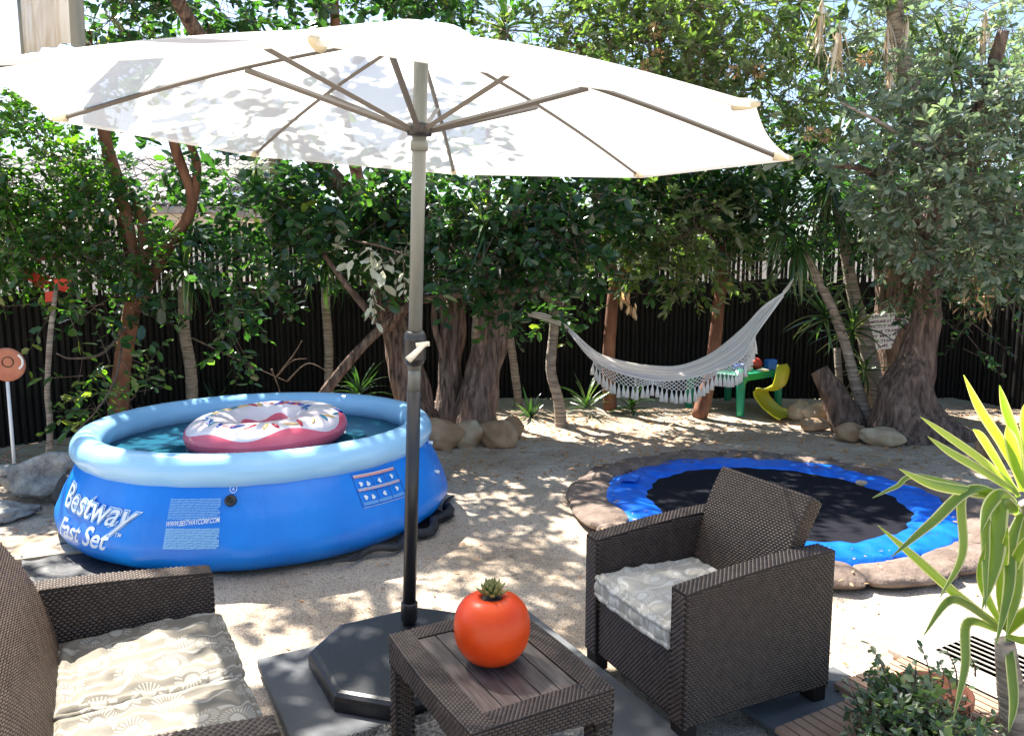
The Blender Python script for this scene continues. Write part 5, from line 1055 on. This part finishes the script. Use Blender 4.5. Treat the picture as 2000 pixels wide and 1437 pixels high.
def cushion(name, label, parent_frame, cx, cy, w, d, z0, hgt, m, seed=0, tuft=True):
    """mattress cushion with rolled, stitched edges; own thing resting on the seat"""
    t = thing(name, label, 'cushion', local=True); t.matrix_basis = parent_frame @ Matrix.Translation((cx, cy, z0))
    q = seed * 3.7
    def f(u, v, top=True):
        x, y = (u - .5) * 2, (v - .5) * 2; e = max(abs(x), abs(y)); ed = max(0, (e - .8) / .2)
        lump = .010 * noise.noise(Vector((x * 3 + q, y * 3, 0))) + .006 * noise.noise(Vector((x * 8 + q, y * 8, 1))) + .014 * (1 - e ** 4)
        roll = .012 * math.exp(-((e - .95) / .045) ** 2) - .010 * math.exp(-((e - .84) / .05) ** 2)
        tf = -.018 * sum(math.exp(-((x - a) ** 2 + (y - b) ** 2) / .012) for a in (-.4, .4) for b in (-.4, .4)) if tuft else 0
        k = 1 - .03 * (abs(x * y)) ** 3; wig = 1 + .008 * math.sin(u * 40 + q) + .008 * math.sin(v * 37 + q)
        return x * w / 2 * k * wig, y * d / 2 * k * wig, hgt + lump + roll + tf - ed ** 3 * .012 + .012 * noise.noise(Vector((x * 1.2, y * 1.2, q)))
    V, F = grid(f, 44, 44); obj('cushion_top', (V, F), M[m], t, smooth=True)
    rim = []
    for k in range(160):
        s_ = k / 160 * 4; sd = int(s_); f_ = s_ - sd; c_ = [(f_, 0), (1, f_), (1 - f_, 1), (0, 1 - f_)][sd]; rim.append(f(*c_))
    V, F = [], []
    for j in range(7):
        vv = j / 6
        for k, p in enumerate(rim):
            l = math.hypot(p[0], p[1]); bul = .010 * math.sin(vv * math.pi) + .007 * math.sin(k * .55 + j * .3) * math.sin(vv * math.pi) + .004 * math.sin(k * 1.3) * math.sin(vv * math.pi)
            V.append((p[0] * (1 + bul / l), p[1] * (1 + bul / l), p[2] * (1 - vv) - .002))
    for j in range(6):
        for k in range(160): F.append((j * 160 + k, (j + 1) * 160 + k, (j + 1) * 160 + (k + 1) % 160, j * 160 + (k + 1) % 160))
    obj('cushion_side', (V, F), M[m], t, smooth=True)
    for zz, nm in ((1, 'rolled_edge'), (.12, 'rolled_edge')):
        P_ = [(p[0] * 1.012, p[1] * 1.012, p[2] * zz - .003 * zz + .002 * math.sin(i_ * .9)) for i_, p in enumerate(rim)] + [(rim[0][0] * 1.012, rim[0][1] * 1.012, rim[0][2] * zz)]
        V, F = tube(P_, [.0105], 7, None, .22); obj(nm, (V, F), M[m], t, smooth=True)
    return t
# armchair
ac = thing('armchair', 'dark brown woven armchair with pale seat cushion, facing the table', 'armchair', (.755, 2.90, 0), R(-65), local=True)
wovenseat(ac, .66, .68)
FA = Matrix.Translation((.755, 2.90, 0)) @ Matrix.Rotation(R(-65), 4, 'Z')
cushion('seat_cushion', 'pale tufted cushion on the brown armchair by the trampoline', FA, 0, -.10, .49, .50, .335, .085, 'cushion_pale', 1)
so = thing('sofa', 'dark brown woven two-seat sofa cut off at the lower left', 'sofa', (-1.13, 2.04, 0), R(119), local=True)
wovenseat(so, 1.18, .68)
FS = Matrix.Translation((-1.13, 2.04, 0)) @ Matrix.Rotation(R(119), 4, 'Z')
cushion('seat_cushion', 'daisy-patterned sofa cushion nearer the pool', FS, .253, -.10, .49, .50, .335, .085, 'cushion', 2)
cushion('seat_cushion', 'daisy-patterned sofa cushion nearer the camera', FS, -.253, -.10, .49, .50, .335, .085, 'cushion', 3)

# ------------------------------------------------------------------ coffee table
ct = thing('coffee_table', 'low brown woven table with planked top between sofa and armchair', 'table', (-.058, 2.30, 0), .5, local=True)
TW, TD, TH, BW = .47, .645, .42, .075
def bow(y): return .012 * math.cos(y / (TD / 2) * math.pi / 2)
rim_ = MB()
for sx in (-1, 1):
    V, F = grid(lambda u, v: (sx * (TW / 2 - BW * v + bow((u - .5) * TD) * (1 - v)), (u - .5) * TD, TH), 9, 2); rim_.add((V, F if sx < 0 else [f[::-1] for f in F]))
    V, F = grid(lambda u, v: (sx * (TW / 2 + bow((u - .5) * TD) - .004 * v), (u - .5) * TD, TH - .105 * v + (0 if v == 0 else .03 * math.sin(u * math.pi))), 9, 2); rim_.add((V, F[::-1]))
    rim_.add(([(-TW / 2 + BW, sx * TD / 2, TH), (TW / 2 - BW, sx * TD / 2, TH), (TW / 2 - BW, sx * (TD / 2 - BW), TH), (-TW / 2 + BW, sx * (TD / 2 - BW), TH)], [(0, 1, 2, 3)] if sx < 0 else [(3, 2, 1, 0)]))
    V, F = grid(lambda u, v: ((u - .5) * TW, sx * (TD / 2 - .001), TH - .105 * v + (0 if v == 0 else .03 * math.sin(u * math.pi))), 9, 2); rim_.add((V, F))
fr = obj('table_frame', rim_.vf, M['wicker_back'], ct)
L_ = []
for sx in (-1, 1):
    L_.append(strands(lambda a, b, sx=sx: (np.stack([sx * (TW / 2 - b + .012 * np.cos((a - TD / 2) / (TD / 2) * math.pi / 2) * (1 - b / BW)), a - TD / 2, 0 * a + TH], 1), np.tile([0, 0, 1.], (len(a), 1))), TD, BW, pa=.0145, pb=.0088))
    L_.append(strands(plane((-TW / 2 + BW, sx * TD / 2 if sx < 0 else TD / 2 - BW, TH), (1, 0, 0), (0, 1, 0), (0, 0, 1)), TW - 2 * BW, BW, pa=.0145, pb=.0088))
    L_.append(strands(lambda a, b, sx=sx: (np.stack([sx * (TW / 2 + .012 * np.cos((a - TD / 2) / (TD / 2) * math.pi / 2) - .04 * b), a - TD / 2, TH - .003 - b], 1), np.tile([sx, 0, 0.], (len(a), 1))), TD, .10, lambda a, b: b < .10 - .03 * np.sin(a / TD * math.pi)))
    L_.append(strands(plane((-TW / 2, sx * TD / 2, TH - .003), (1, 0, 0), (0, 0, -1), (0, sx, 0)), TW, .10, lambda a, b: b < .10 - .03 * np.sin(a / TW * math.pi)))
    for sy in (-1, 1):
        lg_ = obj('leg', box((sx * (TW / 2 - .033), sy * (TD / 2 - .033), .19), (.062, .062, .38), 0, .004), M['wicker_back'], ct)
        obj('weave', joinVF([strands(plane((sx * (TW / 2 - .033) - .031, sy * (TD / 2 - .033) + s2 * .0312, .01), (1, 0, 0), (0, 0, 1), (0, s2, 0)), .062, .30) for s2 in (-1, 1)] + [strands(plane((sx * (TW / 2 - .033) + s2 * .0312, sy * (TD / 2 - .033) - .031, .01), (0, 1, 0), (0, 0, 1), (s2, 0, 0)), .062, .30) for s2 in (-1, 1)]), M['wicker'], lg_, kind='stuff')
obj('weave', joinVF(L_), M['wicker'], fr, kind='stuff')
pw = (TW - 2 * BW) / 5
for i in range(5): obj('plank', box((-TW / 2 + BW + pw * (i + .5), 0, TH - .010), (pw - .0035, TD - 2 * BW - .004, .016), 0, .0022), M['plank'], ct)
obj('underframe', box((0, 0, TH - .03), (TW - .03, TD - .03, .02)), M['wicker_back'], ct)

# tomato ornament with succulent rosette
tc_ = onz(961, 1286, TH + .004); tm = thing('tomato_pot', 'glossy orange-red tomato-shaped pot with a small succulent on the table', 'plant pot', tc_)
prof_ = [(.001, .0), (.045, .002), (.072, .018), (.092, .05), (.1, .085), (.1, .115), (.092, .148), (.075, .174), (.055, .188), (.038, .191), (.030, .186), (.025, .176), (.001, .172)]
pp_ = smoothpath([(r, 0, z) for r, z in [(a_ * 1.2, b_ * 1.1) for a_, b_ in prof_]], 40); obj('pot', lathe([(p[0], p[2]) for p in pp_], 64, tuple(tc_), wob=lambda a, z, i: .0012 * math.sin(a * 5) * (z > .1)), M['tomato'], tm, smooth=True)
V, F = lathe([(.001, .203), (.012, .204), (.034, .200)], 24, tuple(tc_)); obj('soil', (V, F), M['soil'], tm)
def sleaf(L0):
    V = []; F = []; n = 7; k = 6
    for i in range(n):
        t = i / (n - 1); w_ = (.0018 + .0058 * math.sin(min(1, t * 1.25) * math.pi * .62)) * (1 - t ** 5)
        for a in range(k): V.append((L0 * t, w_ * math.cos(a * 2 * math.pi / k), w_ * .55 * math.sin(a * 2 * math.pi / k) + .012 * t * t))
    F = [(i * k + a, i * k + (a + 1) % k, (i + 1) * k + (a + 1) % k, (i + 1) * k + a) for i in range(n - 1) for a in range(k)]; return mesh('leaf', V, F, M['succulent'], smooth=True)
SLF = [sleaf(.042), sleaf(.036)]
for i in range(38):
    t = i / 38; a = i * 2.4; el = R(8 + 72 * t); inst('leaf', SLF[i % 2], Matrix.Translation(tc_ + Vector((0, 0, .210 + .012 * t))) @ Matrix.Rotation(a, 4, 'Z') @ Matrix.Rotation(-el, 4, 'Y') @ Matrix.Translation((.004, 0, 0)) @ Matrix.Scale(1.35 - .4 * t, 4), tm)

# ------------------------------------------------------------------ mats, rug, deck tiles
dF, dW = Vector((math.cos(R(28.5)), math.sin(R(28.5)), 0)), Vector((math.sin(R(28.5)), -math.cos(R(28.5)), 0)); RT = R(28.5)
A_ = Vector((-1.07, 3.01, 0)); c = A_ + dF * .62 + dW * .75
tag(obj('slate_mat', box((c.x, c.y, .022), (1.22, 1.5, .040), RT, .006), M['slate'], None), 'slate grey mat on the sand under the parasol base and table', 'mat')
c = Vector((-.04, 2.05, 0)); rug = thing('rug', 'shaggy grey fringed rug under the coffee table', 'rug', (c.x, c.y, 0), RT, local=True)
V, F = grid(lambda u, v: ((u - .5) * .98, (v - .5) * 1.16, .058 + .006 * noise.noise(Vector((u * 20, v * 20, 0)))), 60, 60); obj('pile', (V, F), M['rug'], rug, smooth=True)
fr_ = MB(); hr = np.random.RandomState(3)
for i in range(1500):
    x = hr.uniform(-.49, .49); y = hr.choice([-.58, .58]) if i < 1000 else hr.uniform(-.58, .58)
    if i >= 1000: x = hr.choice([-.49, .49])
    d = Vector((hr.normal(0, .6), np.sign(y) if i < 1000 else hr.normal(0, .4), 0)) if i < 1000 else Vector((np.sign(x), hr.normal(0, .5), 0)); d.normalize(); l = hr.uniform(.03, .075); p = Vector((x, y, .056)) - d * .02
    fr_.add(tube([p, p + d * l * .5 + Vector((0, 0, .014)), p + d * l + Vector((0, 0, -.004))], [.0022, .0018, .0008], 3, cap=False))
obj('fringe', fr_.vf, M['rug'], rug, kind='stuff')
def decktile(c, label, w=.58, d=.30, n=9, rot=None, z=.03, grp=None, m='deck'):
    t = thing('deck_tile', label, 'deck tile', (c.x, c.y, 0), RT if rot is None else rot, group=grp, local=True); s_ = w / n
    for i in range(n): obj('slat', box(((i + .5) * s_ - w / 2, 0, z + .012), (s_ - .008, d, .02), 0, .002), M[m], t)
    for y in (-d * .4, 0, d * .4): obj('batten', box((0, y, z - .008), (w, .03, .018)), M['deck'], t)
    return t
decktile(onz(1610, 1430) + dW * .16, 'brown slatted deck tile nearest the armchair leg', .40, .42, 9)
decktile(onz(1735, 1352) + dW * .12 + dF * .02, 'slatted deck tile beside the potted shrub, partly under its leaves', .46, .42, 11)
decktile(onz(1850, 1290) + dW * .1, 'slatted deck tile lightened for sunlight, behind the potted shrub', .44, .46, 11, m='deck_sunlit')
decktile(onz(1980, 1310) + dW * .02, 'slatted deck tile lightened for sunlight, right of the yucca stem', .44, .46, 11, m='deck_sunlit')
tag(obj('stepping_slab', box((onz(1640, 1405).x + .02, onz(1640, 1405).y - .05, .012), (.55, .6, .022), RT, .004), M['slate'], None), 'grey paving slab between the armchair leg and deck tiles', 'paving slab')

# ------------------------------------------------------------------ foreground yucca
YY = 2.35
yk = thing('yucca_plant', 'bright green yucca with long arching blades at the right edge', 'yucca', (onz(1975, 1437).x, 2.0, 0))
trunk(yk, tpath((1990, 1600, YY), (1985, 1437, YY), (1972, 1330, YY), (1962, 1250, YY)), [.05, .042, .034, .026], 'bark_pale', 16, 90, .05, ring=.13)
trunk(yk, tpath((2080, 1600, YY), (2060, 1250, YY), (2035, 1080, YY), (2010, 980, YY)), [.05, .04, .034, .026], 'bark_pale', 16, 70, .05, ring=.13)
def blade(pts, w, Y=YY, tw=0):
    P_ = smoothpath([at(x, y, Y_) for x, y, Y_ in pts], 22); T = np.gradient(P_, axis=0); T /= np.linalg.norm(T, axis=1)[:, None]; V, F, mi = [], [], []
    for i, p in enumerate(P_):
        t = i / 21; ww = w * .5 * (min(1, .55 + 1.6 * t) * (1 - max(0, (t - .5) / .5) ** 1.8)) + .0008
        view = Vector(p) - Vector((0, 0, 1.9)); s_ = np.cross(T[i], np.array(view.normalized())); s_ = s_ * math.cos(tw) + np.cross(s_, T[i]) * math.sin(tw); s_ /= np.linalg.norm(s_) + 1e-9; n_ = np.cross(s_, T[i])
        for k, f_ in ((-1, .34), (-.74, .22), (0, 0), (.74, .22), (1, .34)): V.append(p + s_ * ww * k + n_ * ww * f_)
    for i in range(21):
        for j in range(4): F.append((i * 5 + j, i * 5 + j + 1, i * 5 + j + 6, i * 5 + j + 5)); mi.append(1 if j in (0, 3) else 0)
    me = mesh('leaf', V, F, [M['yucca'], M['yucca_edge']], smooth=True, attr=[rs.uniform(.2, .9)] * len(F)); me.polygons.foreach_set('material_index', mi); o = bpy.data.objects.new('leaf', me); link(o, yk)
c1 = (1990, 985); c2 = (1962, 1232)
B1 = [([(1985, 975), (1900, 960), (1820, 945), (1755, 915)], .042), ([(1990, 960), (1920, 900), (1850, 850), (1798, 814)], .030), ([(1990, 965), (1930, 925), (1860, 885), (1812, 852)], .032), ([(1995, 940), (1960, 870), (1915, 800), (1882, 732)], .036),
      ([(1998, 945), (1985, 860), (1965, 800), (1952, 752)], .036), ([(2000, 960), (1985, 900), (1975, 860), (1966, 832)], .050), ([(2010, 950), (2010, 880), (2005, 820), (2000, 790)], .05),
      ([(1985, 985), (1900, 955), (1820, 1020), (1740, 1088)], .042), ([(1990, 990), (1885, 960), (1880, 1080), (1835, 1168)], .034), ([(1985, 995), (1930, 1010), (1925, 1080), (1925, 1190)], .034),
      ([(1990, 1000), (1955, 985), (1945, 1090), (1918, 1190)], .066), ([(1995, 1000), (1975, 1060), (1970, 1150), (1945, 1260)], .046), ([(2005, 1000), (1990, 1080), (1985, 1160), (1965, 1240)], .046), ([(1985, 978), (1800, 930), (1750, 950), (1704, 972)], .018),
      ([(1990, 970), (1935, 880), (1915, 850), (1900, 838)], .03), ([(1985, 985), (1955, 965), (1930, 990), (1915, 1040)], .05), ([(2010, 990), (2040, 930), (2060, 880), (2080, 850)], .04), ([(2010, 1000), (2060, 1020), (2090, 1090), (2100, 1180)], .05)]
for p_, w_ in B1: blade([(x, y, YY - .06 * i) for i, (x, y) in enumerate(p_)], w_ * .74)
B2 = [([(1958, 1225), (1880, 1170), (1790, 1090), (1714, 1025)], .036), ([(1955, 1230), (1890, 1180), (1850, 1175), (1803, 1242)], .032), ([(1955, 1232), (1890, 1215), (1885, 1300), (1862, 1405)], .034), ([(1960, 1230), (1965, 1150), (1990, 1080), (2020, 1030)], .04),
      ([(1965, 1235), (2000, 1200), (2030, 1190), (2060, 1200)], .05), ([(1965, 1240), (2000, 1250), (2040, 1240), (2070, 1250)], .03), ([(1968, 1240), (1975, 1300), (1980, 1370), (1970, 1430)], .036), ([(1960, 1225), (1955, 1150), (1962, 1080), (1968, 1030)], .034), ([(1962, 1228), (1930, 1170), (1915, 1120), (1925, 1060)], .03)]
for p_, w_ in B2: blade([(x, y, YY - .05 * i) for i, (x, y) in enumerate(p_)], w_ * .8)
# ------------------------------------------------------------------ potted shrub
sc_ = Vector((1.52, 2.60, 0)); pt = thing('plant_pot', 'terracotta pot almost hidden by the small-leaved shrub', 'plant pot', sc_)
obj('pot_body', lathe([(.001, .01), (.09, .01), (.12, .12), (.13, .12), (.13, .15), (.118, .15), (.115, .12), (.001, .11)], 32, tuple(sc_)), M['terracotta'], pt, smooth=True)
sh_ = thing('small_shrub', 'small-leaved variegated shrub spilling over its terracotta pot', 'shrub', sc_)
LS = [leafsolo('leaf', 'leafS', .042, .027, LEAF6, r) for r in (.1, .3, .5, .7, .85, .97)]
SB = [blob(1800, 1395, 2.45, 90, 50, .16), blob(1880, 1375, 2.5, 80, 55, .18), blob(1740, 1420, 2.4, 55, 35, .15), blob(1930, 1410, 2.4, 60, 60, .15), blob(1850, 1440, 2.3, 110, 50, .15), blob(1760, 1460, 2.3, 90, 45, .15)]
solo_leaves(sh_, SB, LS, 1100, 7, .10, 31, droop=.1, limit=290)
crown(sh_, SB, 'S', per=1050, k=9, tl=.09, seed=77, droop=.0, name='foliage', L0=.036, W0=.022)
for px0, py0, px1, py1 in ((1735, 1340, 1697, 1255), (1820, 1360, 1800, 1262), (1690, 1430, 1652, 1320), (1870, 1340, 1850, 1270), (1790, 1350, 1775, 1305), (1840, 1340, 1835, 1290), (1905, 1320, 1890, 1275)):
    a, b = at(px0, py0, 2.5), at(px1, py1, 2.45); obj('stem', tube([a, a.lerp(b, .5) + Vector((.01, 0, 0)), b], [.0035, .0025, .0012], 5, 8), M['twig'], sh_, smooth=True)
    for k in range(7):
        p = a.lerp(b, .25 + k * .12); inst('leaf', LS[rs.randint(5)], Matrix.Translation(p) @ Matrix.Rotation(rs.rand() * 6.28, 4, 'Z') @ Matrix.Rotation(-rs.uniform(0, .8), 4, 'Y') @ Matrix.Scale(rs.uniform(.5, .9), 4), sh_)
if 0: tag(obj('pot_shard', box((at(1755, 1405, 2.35).x, 2.35, .20), (.03, .05, .10), .6, .006), M['terracotta'], None), 'upright terracotta shard poking through the shrub leaves', 'pot shard')
# ------------------------------------------------------------------ leaf litter on the sand
q = np.random.RandomState(11); n = 5200; x = q.uniform(-5, 6, n); y = 2.2 + 6.8 * q.beta(2.2, 1.1, n); z = gz(x, y) + .006
ok = (np.hypot(x - PC[0], y - PC[1]) > 1.3) & (np.hypot(x - TC[0], y - TC[1]) > 1.0); x, y, z = x[ok], y[ok], z[ok] + np.where(np.hypot(x[ok] - TC[0], y[ok] - TC[1]) < 1.55, .09, 0); n = len(x)
d = np.stack([q.normal(size=n), q.normal(size=n), q.normal(size=n) * .15], 1); u_ = np.stack([q.normal(size=n) * .35, q.normal(size=n) * .35, np.ones(n)], 1)
V, F = leafmesh(np.stack([x, y, z], 1), d, u_, q.uniform(.012, .05, n) * (1 + .8 * (y > 5.8)), q.uniform(.005, .018, n) * (1 + .8 * (y > 5.8)), LEAFN)
tag(obj('leaf_litter', (V, F), M['dry'], None, attr=np.repeat(q.uniform(0, .7, n), 2)), 'small dry leaves and bits scattered over the sand', 'leaf litter', kind='stuff')
